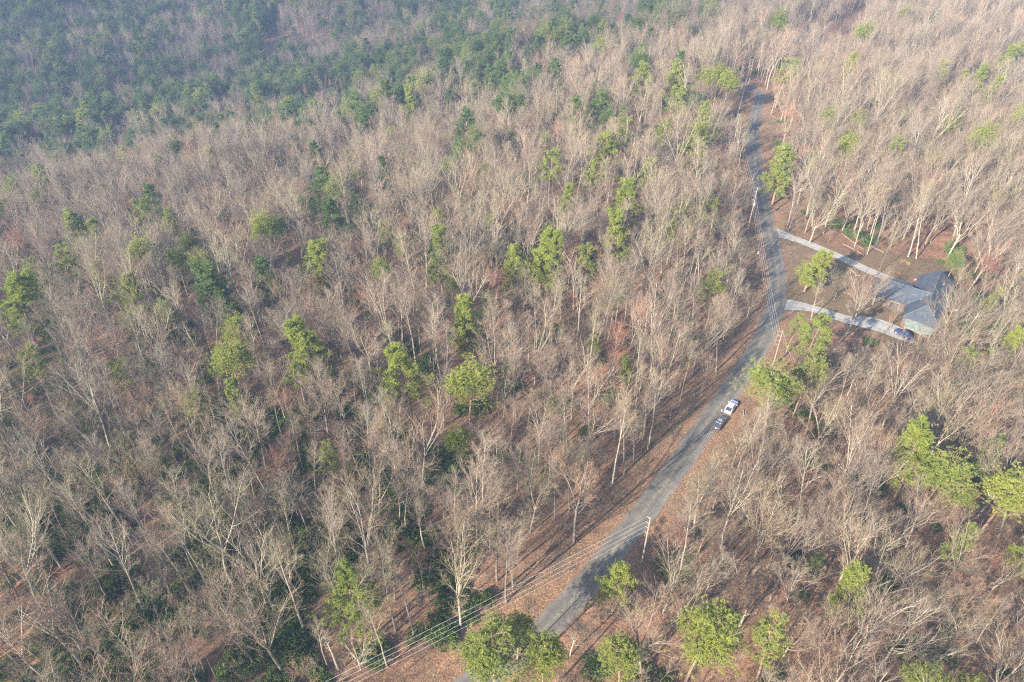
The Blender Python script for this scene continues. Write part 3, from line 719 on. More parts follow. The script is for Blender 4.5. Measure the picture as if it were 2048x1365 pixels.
for i in range(len(spots)):
    x, y = spots[i]; u, v = q[i]
    if y < 58 and -50 < x < 30: continue
    if v < -120 or v > 1365 + 420 or u < -330 or u > 2048 + 160: continue
    if near[i] < 5.6 or (near[i] < 40 and not free(x, y)): continue
    if dist_line([x], [y], WIRE_LINE)[0] < 4.6 or math.hypot(x - HOUSE_C[0], y - HOUSE_C[1]) < 15: continue
    if (np.hypot(tk[:, 0] - x, tk[:, 1] - y) < tk[:, 2] + 1.2).any(): continue
    if in_poly(np.array([x]), np.array([y]), YARD)[0] or (y > 380 and dist_line([x], [y], FAR_ROAD)[0] < 8): continue
    ps = float(pine_share(u, v)); is_p = NR.random() < ps
    if is_p:
        st = NR.choice(['dome', 'tier', 'column', 'rag'], p=[.62, .16, .16, .06]); Kp = PINE[st][NR.integers(len(PINE[st]))]; K = Kp[0 if NR.random() < (.2 if v < 330 and u < 1450 else 1.1) else 1]
        sc = NR.uniform(.85, 1.3)
    else:
        r = NR.random()
        broad = (.24 if v > 500 else .30) if u > 1500 else .035
        K = BARE[8 + NR.integers(2)] if r < broad else BARE[FORKS[NR.integers(5)]] if r < broad + .38 else BARE[LIGHT[NR.integers(11)]]
        if u > 1500 and v < 470 and NR.random() < .45: K = BARE[(8, 9, 6, 7, 13)[NR.integers(5)]]
        if NR.random() < .025: K = RED[NR.integers(2)]
        sc = (NR.uniform(.62, 1.05) if NR.random() < .7 else NR.uniform(1.0, 1.25)) * (.85 if K.rad > 6 else 1)
    if q[i, 1] > 120 and hides_pine(P3[i], K.H * sc, d[i]) and NR.random() < .88:
        sc *= .5
        if NR.random() < .6 or hides_pine(P3[i], K.H * sc, d[i]): continue
    if (near[i] < 75 or v < 130) and hides(P3[i], K.H * sc, K.rad * sc):
        sc *= .6
        if NR.random() < .5 or hides(P3[i], K.H * sc, K.rad * sc): continue
    lean = .13 * float(sm((u - 1500) / 350)) if v < 760 else .04 * float(sm((u - 1500) / 350))
    keepers.append((i, K, sc, is_p, (NR.normal() * .035, NR.normal() * .035 + lean), NR.uniform(0, 6.28), d[i]))
print('trees', len(keepers), 'pines', sum(k[3] for k in keepers))

seen = [k for k in keepers if vis(q[k[0]:k[0] + 1], d[k[0]:k[0] + 1], 10)[0] and q[k[0], 1] < 1420]
bares = sorted([k for k in seen if not k[3]], key=lambda k: k[6] / k[2]); pines = sorted([k for k in seen if k[3]], key=lambda k: k[6] / k[2])
n_b = sum(t[3] == 'bare tree' for t in TREES); n_p = sum(t[3] == 'pine' for t in TREES)
single = set()
for lst, n in ((bares, 298 - n_b), (pines, 298 - n_p)):
    for k in lst[:n]:
        single.add(k[0]); i, K, sc, is_p, tilt, rz, dd = k
        o = grow_tree('pine_tree' if is_p else 'bare_tree', K, P3[i] - (0, 0, .1), rz, sc, tilt)
        look = ({'dome': 'round-topped', 'tier': 'layered', 'column': 'narrow', 'rag': 'thin ragged'}[K.look] + (' dark green' if K.mc == M_NEEDLE_DK else ' yellow-green')) if is_p else (('tall ' if sc > .98 else 'short ' if sc < .78 else '') + K.look)
        TREES.append([o, tuple(q[i]), look, 'pine' if is_p else 'bare tree', None])

def scatter(name, pts, rots, scales, idxs, sources, label, cat):
    """many copies of a few model plants as ONE object (geometry nodes)"""
    me = bpy.data.meshes.new(name); me.vertices.add(len(pts)); me.vertices.foreach_set('co', np.asarray(pts, np.float32).ravel())
    for nm, ty, arr in (('rot', 'FLOAT_VECTOR', rots), ('scl', 'FLOAT_VECTOR', scales), ('pick', 'INT', idxs)):
        at_ = me.attributes.new(nm, ty, 'POINT'); at_.data.foreach_set('vector' if ty != 'INT' else 'value', np.asarray(arr, np.float32 if ty != 'INT' else np.int32).ravel())
    o = link(name, me); C = bpy.data.collections.new(name + '_models')
    for i, m in enumerate(sources): C.objects.link(bpy.data.objects.new('%s_model_%02d' % (name, i), m))
    g = bpy.data.node_groups.new(name, 'GeometryNodeTree'); g.interface.new_socket('Geometry', in_out='INPUT', socket_type='NodeSocketGeometry'); g.interface.new_socket('Geometry', in_out='OUTPUT', socket_type='NodeSocketGeometry')
    N = g.nodes.new; gi, go = N('NodeGroupInput'), N('NodeGroupOutput'); ci = N('GeometryNodeCollectionInfo'); ci.inputs['Collection'].default_value = C; ci.inputs['Separate Children'].default_value = True; ci.inputs['Reset Children'].default_value = True
    ip = N('GeometryNodeInstanceOnPoints'); ip.inputs['Pick Instance'].default_value = True
    def attr(nm, ty): a_ = N('GeometryNodeInputNamedAttribute'); a_.data_type = ty; a_.inputs['Name'].default_value = nm; return a_.outputs['Attribute']
    L = g.links.new; L(gi.outputs[0], ip.inputs['Points']); L(ci.outputs[0], ip.inputs['Instance']); L(attr('pick', 'INT'), ip.inputs['Instance Index'])
    L(attr('rot', 'FLOAT_VECTOR'), ip.inputs['Rotation']); L(attr('scl', 'FLOAT_VECTOR'), ip.inputs['Scale']); L(ip.outputs[0], go.inputs[0])
    md = o.modifiers.new('scatter', 'NODES'); md.node_group = g
    tag(o, label, cat, kind='stuff'); return o

rest = [k for k in keepers if k[0] not in single]
src = []; ids = {}
for k in rest:
    if id(k[1]) not in ids: ids[id(k[1])] = len(src); src.append(k[1].joined())
scatter('woodland', [P3[k[0]] - (0, 0, .3) for k in rest], [(k[4][0], k[4][1], k[5]) for k in rest], [(k[2],) * 3 for k in rest], [ids[id(k[1])] for k in rest], src,
        'hazy mixed woodland of bare grey trees and dark pines covering the far slopes', 'woodland')

# saplings and evergreen shrubs under the trees
pts, rots, scl, pk = [], [], [], []
for _ in range(5200):
    y = NR.uniform(20, 420); x = NR.uniform(-y * .85 - 60, y * .85 + 60); pq, dd = project(np.array([x, y, float(height(x, y))]))
    if not vis(pq, dd, 80)[0]: continue
    dr_ = dist_line([x], [y], ROAD)[0]
    if dr_ < 8 or (dr_ < 60 and dist_line([x], [y], WIRE_LINE)[0] > 7 and not free(x, y)) or in_poly(np.array([x]), np.array([y]), YARD)[0]: continue
    b = np.array([x, y, float(height(x, y))]); s = NR.uniform(.45, 1.25)
    if dist_line([x], [y], WIRE_LINE)[0] < 6: s *= .4
    if dr_ < 60 and hides(b, 6.5 * s, 1.5 * s, .5): continue
    pts.append(b - (0, 0, .1)); rots.append((0, 0, NR.uniform(0, 6.28))); scl.append((s,) * 3); pk.append(NR.integers(2))
scatter('sapling_undergrowth', pts, rots, scl, pk, [a.mesh('sapling', M_TWIG) for a in SAP], 'grey leafless saplings and brush filling the forest floor', 'undergrowth')
def sticks(seed):
    rng = np.random.default_rng(seed); N = 26; A = Acc(); p0 = rng.normal(size=(N, 3)) * np.array([.9, .9, 0]) + np.array([0, 0, .06]); an = rng.normal(size=N) * .7
    d = np.column_stack([np.cos(an), np.sin(an), rng.uniform(.0, .22, N)]); ln = rng.uniform(.4, 1.9, N)[:, None]; A.tubes(p0, p0 + d * ln, np.full(N, .022), np.full(N, .008), 3)
    M = 60; g0 = rng.normal(size=(M, 3)) * np.array([1.1, 1.1, 0]); g1 = g0 + np.column_stack([rng.normal(size=(M, 2)) * .18, rng.uniform(.15, .45, M)]); A.ribbons(g0, g1, np.full(M, .02), np.full(M, .006), rng); return A
vp, vr, vs, vk = [], [], [], []
for _ in range(1500):
    i = NR.integers(len(ROAD)); sd_ = NR.choice([-1, 1]); n = np.array([t_[i][1], -t_[i][0]]); p = ROAD[i] + n * sd_ * NR.uniform(3.4, 12)
    if dist_line([p[0]], [p[1]], ROAD)[0] < 3.2 or dist_line([p[0]], [p[1]], D_UP)[0] < 3.6 or dist_line([p[0]], [p[1]], D_LOW)[0] < 4.2: continue
    vp.append((*p, float(height(*p)))); vr.append((0, 0, NR.uniform(0, 6.28))); s = NR.uniform(.4, 1.1); vs.append((s, s, s)); vk.append(NR.integers(3))
scatter('verge_debris', vp, vr, vs, vk, [a.mesh('sticks', M_TWIG) for a in (sticks(71), sticks(72), sticks(73))], 'fallen sticks and dead grass strewn over the leafy road verges', 'debris')
pts, rots, scl, pk = [], [], [], []
for _ in range(16000):
    y = NR.uniform(30, 420); x = NR.uniform(-y * .85 - 60, y * .85 + 60); pq, dd = project(np.array([x, y, float(height(x, y))]))
    if not vis(pq, dd, 80)[0]: continue
    u, v = pq[0]
    dens = .10 + .85 * float(sm((900 - u) / 500)) * float(sm((v - 760) / 260)) + .35 * float(sm((u - 1880) / 80)) * (500 < v < 800) + .45 * (450 < u < 950) * (820 < v < 1180) + .12 * (u < 1000) * (v > 560)
    cl = math.sin(x * .13 + 1.7) * math.cos(y * .11 + x * .05) + .5 * math.sin(x * .31 + y * .23)
    if NR.random() > dens * (1.0 if cl > .05 else .22): continue
    dr_ = dist_line([x], [y], ROAD)[0]
    if dr_ < 10 or (dr_ < 60 and not free(x, y)) or in_poly(np.array([x]), np.array([y]), YARD)[0]: continue
    s = NR.uniform(.5, 1.5); pts.append((x, y, float(height(x, y)) - .1)); rots.append((0, 0, NR.uniform(0, 6.28))); scl.append((s, s, s * NR.uniform(.8, 1.5))); pk.append(NR.integers(2))
scatter('evergreen_shrubbery', pts, rots, scl, pk, [a.mesh('shrub', M_LAUREL) for a in SHRUB], 'dark evergreen shrubs growing in patches beneath the bare trees', 'shrubbery')

# ------------------------------------------------------------------ utility poles and wires
M_GLASSY = plain('insulator_ceramic', (.28, .25, .22), .3, .5)
POLES = [  # x, y, height, lean, transformer, label
 (25.6, 80.9, 14.0, (0, 0), False, 'tall wooden utility pole nearest the wide end of the road'),
 (68.5, 139.8, 12.2, (0, -.015), False, 'pale utility pole with guy wires beside the large yellow-green pine'),
 (81.4, 213.1, 15.6, (0, 0), True, 'wooden utility pole with a grey transformer left of the shaded road'.replace(' left of', ' along')),
 (93.3, 282.3, 14.0, (0, 0), False, 'thin utility pole on the striped leafy bank before the road bend'),
 (121.1, 362.4, 12.2, (0, 0), False, 'far utility pole standing just behind the road bend'),
 (214.5, 463.1, 11.6, (0, 0), False, 'distant utility pole in the dark gap of the sunny far ridge'),
 (-223.9, 697.2, 12.0, (0, 0), False, 'upper one of two distant poles among dark pines'),
 (-217.4, 648.4, 11.6, (0, 0), False, 'lower one of two distant poles among dark pines'),
 (-66.0, 29.8, 14.0, (0, 0), False, None)]
M_CAN = plain('galvanised_can', (.38, .38, .37), .45, .5, .3)
pole_tops = []
for i, (x, y, H, lean, tf, lab) in enumerate(POLES):
    z0 = float(height(x, y)); nxt = POLES[max(i - 1, 0)] if 0 < i < 5 else POLES[1]
    if i == 8: dx, dy = 61.6, 34.4
    else: dx, dy = POLES[min(i + 1, 4)][0] - x, POLES[min(i + 1, 4)][1] - y
    if i >= 4: dx, dy = 28., 80.
    if i == 8: dx, dy = 61.6, 34.4
    a = math.atan2(dy, dx); side = np.array([-math.sin(a), math.cos(a), 0.])      # arms reach out to the far side of the road
    tops = [np.array([x, y, z0 + H - .35 - 1.45 * k]) + side * (.55 if i == 0 else .95) + np.array([0, 0, .28]) for k in range(4)]; pole_tops.append(tops)
    if lab is None:
        pass
    root = empty('utility_pole', (x, y, z0), (lean[0], lean[1], 0)); tag(root, lab or 'utility pole at the lower end of the powerline strip', 'utility pole', 'wooden utility poles of the power line')
    A = Acc(); A.rod((0, 0, -.4), (0, 0, H), .19, .13, 9); link('pole', A.mesh('pole', M_POLE, True), root)
    for k in range(4):
        zb = H - .35 - 1.45 * k; A = Acc(); A.rod((0, 0, zb), tuple(side * (.55 if i == 0 else .95) + np.array([0, 0, zb + .08])), .045, .03, 6)
        b = link('bracket', A.mesh('bracket', M_CAN), root)
        A = Acc(); A.rod(tuple(side * (.55 if i == 0 else .95) + np.array([0, 0, zb + .02])), tuple(side * (.55 if i == 0 else .95) + np.array([0, 0, zb + .27])), .075, .05, 8); link('insulator', A.mesh('insulator', M_GLASSY, True), b)
    if tf:
        A = Acc(); c = side * -.0 + np.array([0, -.45, 0]); A.rod((c[0], c[1], H - 6.6), (c[0], c[1], H - 5.6), .28, .28, 14); A.rod((c[0], c[1], H - 5.6), (c[0], c[1], H - 5.45), .28, .12, 14); A.rod((c[0] + .1, c[1], H - 5.5), (c[0] + .1, c[1], H - 5.2), .04, .03, 6)
        link('transformer', A.mesh('transformer', M_CAN, True), root)
def wire_mesh(name, a, b, sag, r=.014, n=22):
    t = np.linspace(0, 1, n)[:, None]; p = a * (1 - t) + b * t; p[:, 2] -= sag * 4 * (t * (1 - t))[:, 0]
    A = Acc(); A.tubes(p[:-1], p[1:], np.full(n - 1, r), np.full(n - 1, r), 4); return A.mesh(name, M_WIRE)
SPAN = ['over the leafy strip beside the near road end', 'crossing above the parked cars', 'above the shaded middle bend of the road', 'along the striped bank of the upper road', 'running up to the road bend']
for si, (i, j) in enumerate([(8, 0), (0, 1), (1, 2), (2, 3), (3, 4)]):
    for k, nm in enumerate(['topmost', 'second', 'third', 'lowest']):
        o = link('power_line', wire_mesh('power_line', pole_tops[i][k], pole_tops[j][k], 1.1 + .12 * k)); tag(o, '%s of four pale wires %s' % (nm, SPAN[si]), 'wire', 'overhead power wires')
for k, (g, h, nm) in enumerate([((1588, 735), 11.6, 'upper'), ((1592, 728), 9.8, 'lower')]):
    o = link('guy_wire', wire_mesh('guy_wire', np.array([68.5, 139.8, h]), at(*g), 0, .018, 6)); tag(o, '%s thin guy wire slanting from the pale pole to the brown bank' % nm, 'wire', 'guy wires of the pale pole')

# ------------------------------------------------------------------ house
def m_shingle():
    k = NT('blue_grey_shingles'); p = k.obj()
    f = k.noise(p, .8, 6, .75); g = k.noise(p, 6, 3, .7)
    c = k.ramp(f, [(.3, (.040, .055, .080)), (.52, (.062, .078, .10)), (.72, (.125, .112, .088))])
    c = k.mix(1.0, c, k.ramp(g, [(.3, (.8, .8, .8)), (.7, (1.25, 1.22, 1.18))]), 'MULTIPLY')
    w_ = k.n('ShaderNodeTexWave'); w_.bands_direction = 'Z'; w_.inputs['Scale'].default_value = 2.2; k.l(p, w_.inputs[0])
    m = k.col(k.mix(1.0, c, k.ramp(w_.outputs['Fac'], [(.0, (.82, .82, .82)), (.3, (1, 1, 1))]), 'MULTIPLY'), .9, .2); k.bump(g, .3, .03); return m
M_SH = m_shingle()
M_WALL = plain('brown_brick_wall', (.13, .095, .08), .85, .2, 0, .3, 4); M_TRIM = plain('cream_trim', (.30, .28, .25), .6, .3); M_WIN = plain('dark_window_glass', (.04, .05, .06), .08, .6)
M_DOOR = plain('eave_shade_door_brown', (.07, .06, .055), .5, .4); M_BRICKY = plain('rusty_brick_edging', (.20, .125, .09), .9, .2, 0, .3, 5); M_FLAG = plain('pale_green_grey_paving', (.19, .215, .18), .8, .3, 0, .45, .9)  # door brown is darkened to carry the shade under the eaves
a_ = np.array([.566, .824]); n_ = np.array([.824, -.566]); A0 = np.array([128.2, 176.6])
def hp(s, t, z): p = A0 + a_ * s + n_ * t; return (float(p[0]), float(p[1]), z)
house = empty('house', (*A0 - a_ * 11, 0)); tag(house, 'L-shaped brick house with blue-grey shingle roof at the end of the driveways', 'house')
house_inv = Matrix.Translation(-house.location)
def hpart(nm, acc, mat, par=None, smooth=False, shift=True):
    for i in range(len(acc.v)): acc.v[i] = acc.v[i] - np.array(house.location)
    return link(nm, acc.mesh(nm, mat, smooth), par or house)
def slab(A, pts, th):
    """a roof plane with thickness"""
    P = np.array(pts, float); n = unit(np.cross(P[1] - P[0], P[2] - P[0])); n = n if n[2] > 0 else -n
    Q = P - n * th; k = len(P); A.add(P, [list(range(k))]); A.add(Q, [list(range(k))[::-1]])
    for i in range(k): j = (i + 1) % k; A.add([P[i], P[j], Q[j], Q[i]], [[0, 3, 2, 1]])
EZ, RZ = 3.0, 6.5; c0_ = -14.8
A = Acc()
slab(A, [hp(0, -5, EZ), hp(0, 0, RZ), hp(-21.5, 0, RZ), hp(-26, -5, EZ)], .18)
slab(A, [hp(0, 0, RZ), hp(0, 5, EZ), hp(-26, 5, EZ), hp(-21.5, 0, RZ)], .18)
slab(A, [hp(-21.5, 0, RZ), hp(-26, 5, EZ), hp(-26, -5, EZ)], .18)
rm = hpart('roof', A, M_SH)
A = Acc(); A.tubes(np.array([hp(.05, 0, RZ + .03)]), np.array([hp(-21.5, 0, RZ + .03)]), np.array([.09]), np.array([.09]), 6); [A.tubes(np.array([hp(-21.5, 0, RZ + .03)]), np.array([hp(-26, t, EZ + .05)]), np.array([.08]), np.array([.08]), 6) for t in (-5, 5)]; A.tubes(np.array([hp(c0_, 0, RZ + .03)]), np.array([hp(c0_, -15, RZ + .03)]), np.array([.08]), np.array([.08]), 6); hpart('ridge_cap', A, plain('ridge_shingles', (.13, .14, .15), .9, .2), rm)
c0 = -14.8; hw = 4.1
A = Acc()      # the wing's roof dies into the main roof's slope
wing_end = -15.0
slab(A, [hp(c0, -.02, RZ - .02), hp(c0, wing_end, RZ - .02), hp(c0 - hw, wing_end, EZ), hp(c0 - hw, -5 * .99, EZ)], .18)
slab(A, [hp(c0, -.02, RZ - .02), hp(c0 + 3.3, -5 * .99, EZ), hp(c0 + 3.3, wing_end, EZ), hp(c0, wing_end, RZ - .02)], .18)
rw = hpart('roof', A, M_SH)
A = Acc(); A.rod(hp(-17.5, -2.2, 4.8), hp(-17.5, -2.2, 5.6), .09, .09, 8); A.rod(hp(-6, 1.8, 5.1), hp(-6, 1.8, 5.9), .09, .09, 8); hpart('vent_pipe', A, M_TRIM, rm)
A = Acc(); ov = .45
def gable(A, s0, s1, t0, t1, z1, ridge=None):
    P = [hp(s0, t0, 0), hp(s1, t0, 0), hp(s1, t1, 0), hp(s0, t1, 0)]; Q = [(p[0], p[1], z1) for p in P]
    for i in range(4): j = (i + 1) % 4; A.add([P[i], P[j], Q[j], Q[i]], [[0, 1, 2, 3]])
gable(A, -ov, -26 + ov, -5 + ov, 5 - ov, EZ + .1)
for s in (-ov,): A.add([hp(s, -5 + ov, EZ + .1), hp(s, 5 - ov, EZ + .1), hp(s, 0, RZ - .25)], [[0, 1, 2]])
gable(A, c0 + 3.3 - ov, c0 - hw + ov, wing_end + ov, -4.3, EZ + .1)
A.add([hp(c0 + 3.3 - ov, wing_end + ov, EZ + .1), hp(c0 - hw + ov, wing_end + ov, EZ + .1), hp(c0, wing_end + ov, RZ - .3)], [[0, 1, 2]])
hpart('wall', A, M_WALL)
def opening(nm, s, t, z, w_, h, along, mat, par=None):
    """a framed opening proud of the wall; ALONG 's' runs with the main ridge, 't' across it"""
    F = Acc(); G = Acc(); d = .06
    def q(u, v_, o): return hp(s + u, t + o, z + v_) if along == 's' else hp(s + o, t + u, z + v_)
    for acc_, ww, hh, oo in ((F, w_ / 2 + .1, h / 2 + .1, .04), (G, w_ / 2, h / 2, .07)):
        for sg in (1, -1):
            o = sg * oo; P = [q(-ww, -hh, o), q(ww, -hh, o), q(ww, hh, o), q(-ww, hh, o)]; acc_.add(P, [[0, 1, 2, 3]])
        P = [q(-ww, -hh, -oo), q(ww, -hh, -oo), q(ww, hh, -oo), q(-ww, hh, -oo)]; Q = [q(-ww, -hh, oo), q(ww, -hh, oo), q(ww, hh, oo), q(-ww, hh, oo)]
        for i in range(4): j = (i + 1) % 4; acc_.add([P[i], P[j], Q[j], Q[i]], [[0, 1, 2, 3]])
    f = hpart(nm, G, mat); hpart('frame', F, M_TRIM, f)
    return f
for t in (-2.6, 2.4): opening('window', -26 + ov, t, 1.7, 1.5, 1.3, 't', M_WIN)
opening('door', -26 + ov, 0, 1.1, 1.0, 2.1, 't', M_DOOR)
for s in (-3.5, -7.5): opening('window', s, -5 + ov, 1.7, 1.3, 1.3, 's', M_WIN)
for s in (-4, -10, -16): opening('window', s, 5 - ov, 1.7, 1.3, 1.3, 's', M_WIN)
for t in (-8.0, -12.2): opening('garage_door', c0 - hw + ov, t, 1.15, 2.6, 2.2, 't', M_DOOR)  # dark brown stands in for eave shade on the garage doors
# terrace, edging walls and steps in front of the near gable
A = Acc(); zz = [2.45, 2.95, 2.95, 2.6, 2.3, 2.3]; P = [at(u, v, z)[:2] for (u, v), z in zip([(1808, 654), (1811, 635), (1850, 633), (1874, 653), (1862, 671), (1842, 668)], zz)]
top_ = [(*p, z) for p, z in zip(P, zz)]; c_ = (*np.mean(P, 0), 3.05)
A.add(top_ + [c_] + [(a, b, c - .14) for a, b, c in top_ + [c_]], [[i, (i + 1) % 6, 6] for i in range(6)] + [[7 + (i + 1) % 6, 7 + i, 13] for i in range(6)])
A.add(top_ + [(a, b, c - .14) for a, b, c in top_], [[i, 6 + i, 6 + (i + 1) % 6, (i + 1) % 6] for i in range(6)])
pr_ = hpart('porch_roof', A, M_FLAG)
cp_ = np.mean(P, 0)
for i in (0, 3, 4, 5):
    q_ = cp_ + (P[i] - cp_) * .93; A = Acc(); A.rod((*q_, 0), (*q_, zz[i] - .1), .08, .08, 8); hpart('post', A, M_TRIM, pr_)
A = Acc(); Q = resample(catmull([at(*p)[:2] for p in [(1801, 648), (1806, 655), (1822, 660), (1842, 671), (1858, 677)]]), .55)
for i in range(len(Q) - 1): A.box((*((Q[i] + Q[i + 1]) / 2), .25), (.5, .3, .5 + .04 * (i % 3)), math.atan2(*(Q[i + 1] - Q[i])[::-1]))
tag(link('retaining_wall', A.mesh('retaining_wall', M_BRICKY)), 'low rusty brick wall curving round the porch by the parked blue car', 'wall')
b0, b1 = at(1868, 660)[:2], at(1862, 676)[:2]; st = empty('garden_steps', (*b0, 0)); tag(st, 'pale broad garden steps at the end of the green porch roof', 'steps')
M_STEP = plain('pale_stone', (.55, .55, .50), .8, .3)
for i in range(4):
    A = Acc(); c = np.array([1.1 * i + .8, -.55 * i - .4]); A.box((c[0], c[1], .22 - .05 * i), (.5, 3.2, .3 - .02 * i), .35, 0); link('tread', A.mesh('tread', M_STEP if i % 2 == 0 else M_BRICKY), st)
# small things round the yard
M_WHITE = plain('white_plastic', (.75, .75, .75), .5, .4, 0, .04); M_PINK = plain('pink_plastic', (.62, .22, .50), .5, .4, 0, .05)
A = Acc(); p = at(1909, 624); A.rod((0, 0, .70), (0, 0, .76), .6, .6, 18)
tb = empty('garden_table', p); tag(tb, 'round white garden table half hidden by the large fan-shaped bare tree', 'table'); link('tabletop', A.mesh('tabletop', M_WHITE, False), tb)
for q_ in range(4): A = Acc(); A.rod((.4 * math.cos(q_ * 1.57), .4 * math.sin(q_ * 1.57), 0), (.3 * math.cos(q_ * 1.57), .3 * math.sin(q_ * 1.57), .7), .03, .03, 6); link('leg', A.mesh('leg', M_WHITE), tb)
p = at(1932, 644); tk_ = empty('gas_tank', p, (0, 0, .5)); tag(tk_, 'small white oblong tank beyond the large fan-shaped bare tree', 'tank')
A = Acc(); rr = []
for x, r in ((-.95, .05), (-.9, .22), (-.78, .34), (-.6, .39), (.6, .39), (.78, .34), (.9, .22), (.95, .05)): rr.append([(x, r * math.cos(t), .6 + r * math.sin(t)) for t in np.linspace(0, 6.283, 15)[:-1]])
A.loft(rr); link('tank_shell', A.mesh('tank_shell', M_WHITE, True), tk_)
for x in (-.5, .5): A = Acc(); A.box((x, 0, .13), (.12, .6, .26)); link('leg', A.mesh('leg', M_CAN), tk_)
p = at(1830, 561); A = Acc(); A.loft([[(r * math.cos(t), r * math.sin(t), z) for t in np.linspace(0, 6.283, 17)[:-1]] for r, z in ((.30, 0), (.42, .28), (.45, .30), (.40, .28), (.27, .04))])
o = link('plastic_tub', A.mesh('plastic_tub', M_PINK, True), None, p); tag(o, 'small pink tub on the bare ground behind the house wing', 'tub')
p = at(1516, 508); A = Acc(); A.box((0, 0, .35), (.42, .42, .7), .3, 0, .85); A.box((0, 0, .74), (.5, .5, .08), .3); o = link('utility_box', A.mesh('utility_box', M_WHITE), None, p); tag(o, 'small white box on the leafy verge of the shaded road', 'box')
def log(name, a, b, r, mat, lab, cat='log', group=None, lift=0.):
    rng = np.random.default_rng(abs(hash((round(float(a[0]), 2), 3))) % 999 if False else int(abs(a[0]) * 10)); d = np.array(b) - np.array(a); n = 7; A = Acc(); rings = []
    s_ = unit(np.array([-d[1], d[0], 0.])); up = np.array([0, 0, 1.])
    for i in range(n):
        c = np.array(a) + d * i / (n - 1) + s_ * rng.normal() * .06 + up * (r * 1.0 + lift); rad = r * (1 - .25 * i / n) * rng.uniform(.92, 1.08)
        rings.append([c + (s_ * math.cos(t) + up * math.sin(t)) * rad for t in np.linspace(0, 6.283, 9)[:-1]])
    A.loft(rings)
    o = link(name, A.mesh(name, mat, True)); tag(o, lab, cat, group); return o
M_LOG = plain('peeled_orange_wood', (.20, .125, .085), .9, .1, 0, .4, 2); M_LOGP = plain('pale_dead_wood', (.26, .22, .175), .9, .1, 0, .25, 2)
log('fallen_log', at(1684, 469), at(1713, 492), .27, M_LOG, 'thick orange-brown felled log at the edge of the yard woods', group='felled logs by the upper driveway')
log('fallen_log', at(1686, 489), at(1710, 501), .13, M_LOGP, 'thin pale branch lying parallel to the thick orange log', group='felled logs by the upper driveway')
log('fallen_log', at(1714, 493), at(1729, 501), .25, M_LOG, 'short upturned orange log between two tree trunks', group='felled logs by the upper driveway')
log('fallen_log', at(1715, 505), at(1727, 513), .3, M_LOG, 'short thick orange log nearest the upper driveway', group='felled logs by the upper driveway')
log('fallen_log', at(1724, 485), at(1768, 506), .12, M_LOGP, 'long straight whitish trunk lying on the dark forest floor', group='felled logs by the upper driveway')
log('fallen_log', at(1486, 822), at(1488, 833), .16, M_LOGP, 'tan log piece on the verge beside the white car', group='log pieces beside the cars')
log('fallen_log', at(1492, 824), at(1492, 831), .14, M_LOGP, 'shorter tan log piece further from the white car', group='log pieces beside the cars')
log('fallen_log', at(1560, 1030), at(1606, 1052), .14, M_LOGP, 'long pale branch on the shaded bank below the road')
A = Acc(); Q = resample(catmull([at(*p)[:2] for p in [(1702, 541), (1709, 546), (1713, 551), (1722, 552)]]), .5)
for i, q_ in enumerate(Q): A.box((*q_, .12), (.42, .34 + .05 * (i % 3), .26), i * .7, 0, .8)
tag(link('stone_edging', A.mesh('stone_edging', M_LOGP)), 'short curved row of tan edging stones in the yard', 'edging')
A = Acc(); c = at(1757, 558)[:2]
for i in range(22):
    t = i * 2 * math.pi / 22; A.box((c[0] + 2.1 * math.cos(t), c[1] + 1.9 * math.sin(t), .1), (.5, .26, .26 + .03 * (i % 2)), t + 1.57, 0, .9)
tag(link('tree_ring', A.mesh('tree_ring', M_BRICKY)), 'brick ring round the foot of the slim pale tree', 'edging')
M_STRAW = twig('straw_grass', [(.30, .19, .10), (.28, .22, .13)])
for (u, v, s_, lab) in [(1810, 527, .95, 'bright orange clump of dry ornamental grass by the yard woods'), (1794, 548, .8, 'pale straw clump of grass beside the upper driveway end'), (1640, 520, .5, 'small dry grass tuft under the yard pine')]:
    rng = np.random.default_rng(int(u)); N = 420; A = Acc(); b0 = rng.normal(size=(N, 3)) * np.array([.45, .45, 0]); d = unit(np.column_stack([b0[:, :2] * 1.2 + rng.normal(size=(N, 2)) * .35, np.ones(N)])); m1 = b0 + d * .6; tp = m1 + unit(d + np.column_stack([d[:, :2] * 2, -np.ones(N) * .2])) * .5
    A.ribbons(b0, m1, np.full(N, .02), np.full(N, .02), rng); A.ribbons(m1, tp, np.full(N, .02), np.full(N, .008), rng)
    o = link('grass_clump', A.mesh('grass_clump', M_STRAW), None, at(u, v), None, (s_,) * 3); tag(o, lab, 'ornamental grass')
# snag
b = at(678, 1341); sn = empty('dead_snag', b, (0, -.02, 0)); tag(sn, 'broken white dead trunk at the bottom edge of the woods', 'dead tree'); A = Acc()
tr, trr = poly_grow(np.zeros((1, 3)), np.array([[0, 0, 1.]]), np.array([9.0]), np.array([.24]), 8, .03, .03, np.random.default_rng(5), .7); A.tubes(*segs(tr, trr), k=8)
link('trunk', A.mesh('trunk', M_LOGP, True), sn); A = Acc(); p0 = tr[0, -1]; A.tubes(np.array([p0, p0, tr[0, 6]]), np.array([p0 + (.5, .1, .9), p0 + (-.3, .1, .6), tr[0, 6] + (-.8, .2, .5)]), np.array([.12, .1, .06]), np.array([.02, .02, .03]), 5); link('broken_limb', A.mesh('broken_limb', M_LOGP), sn)

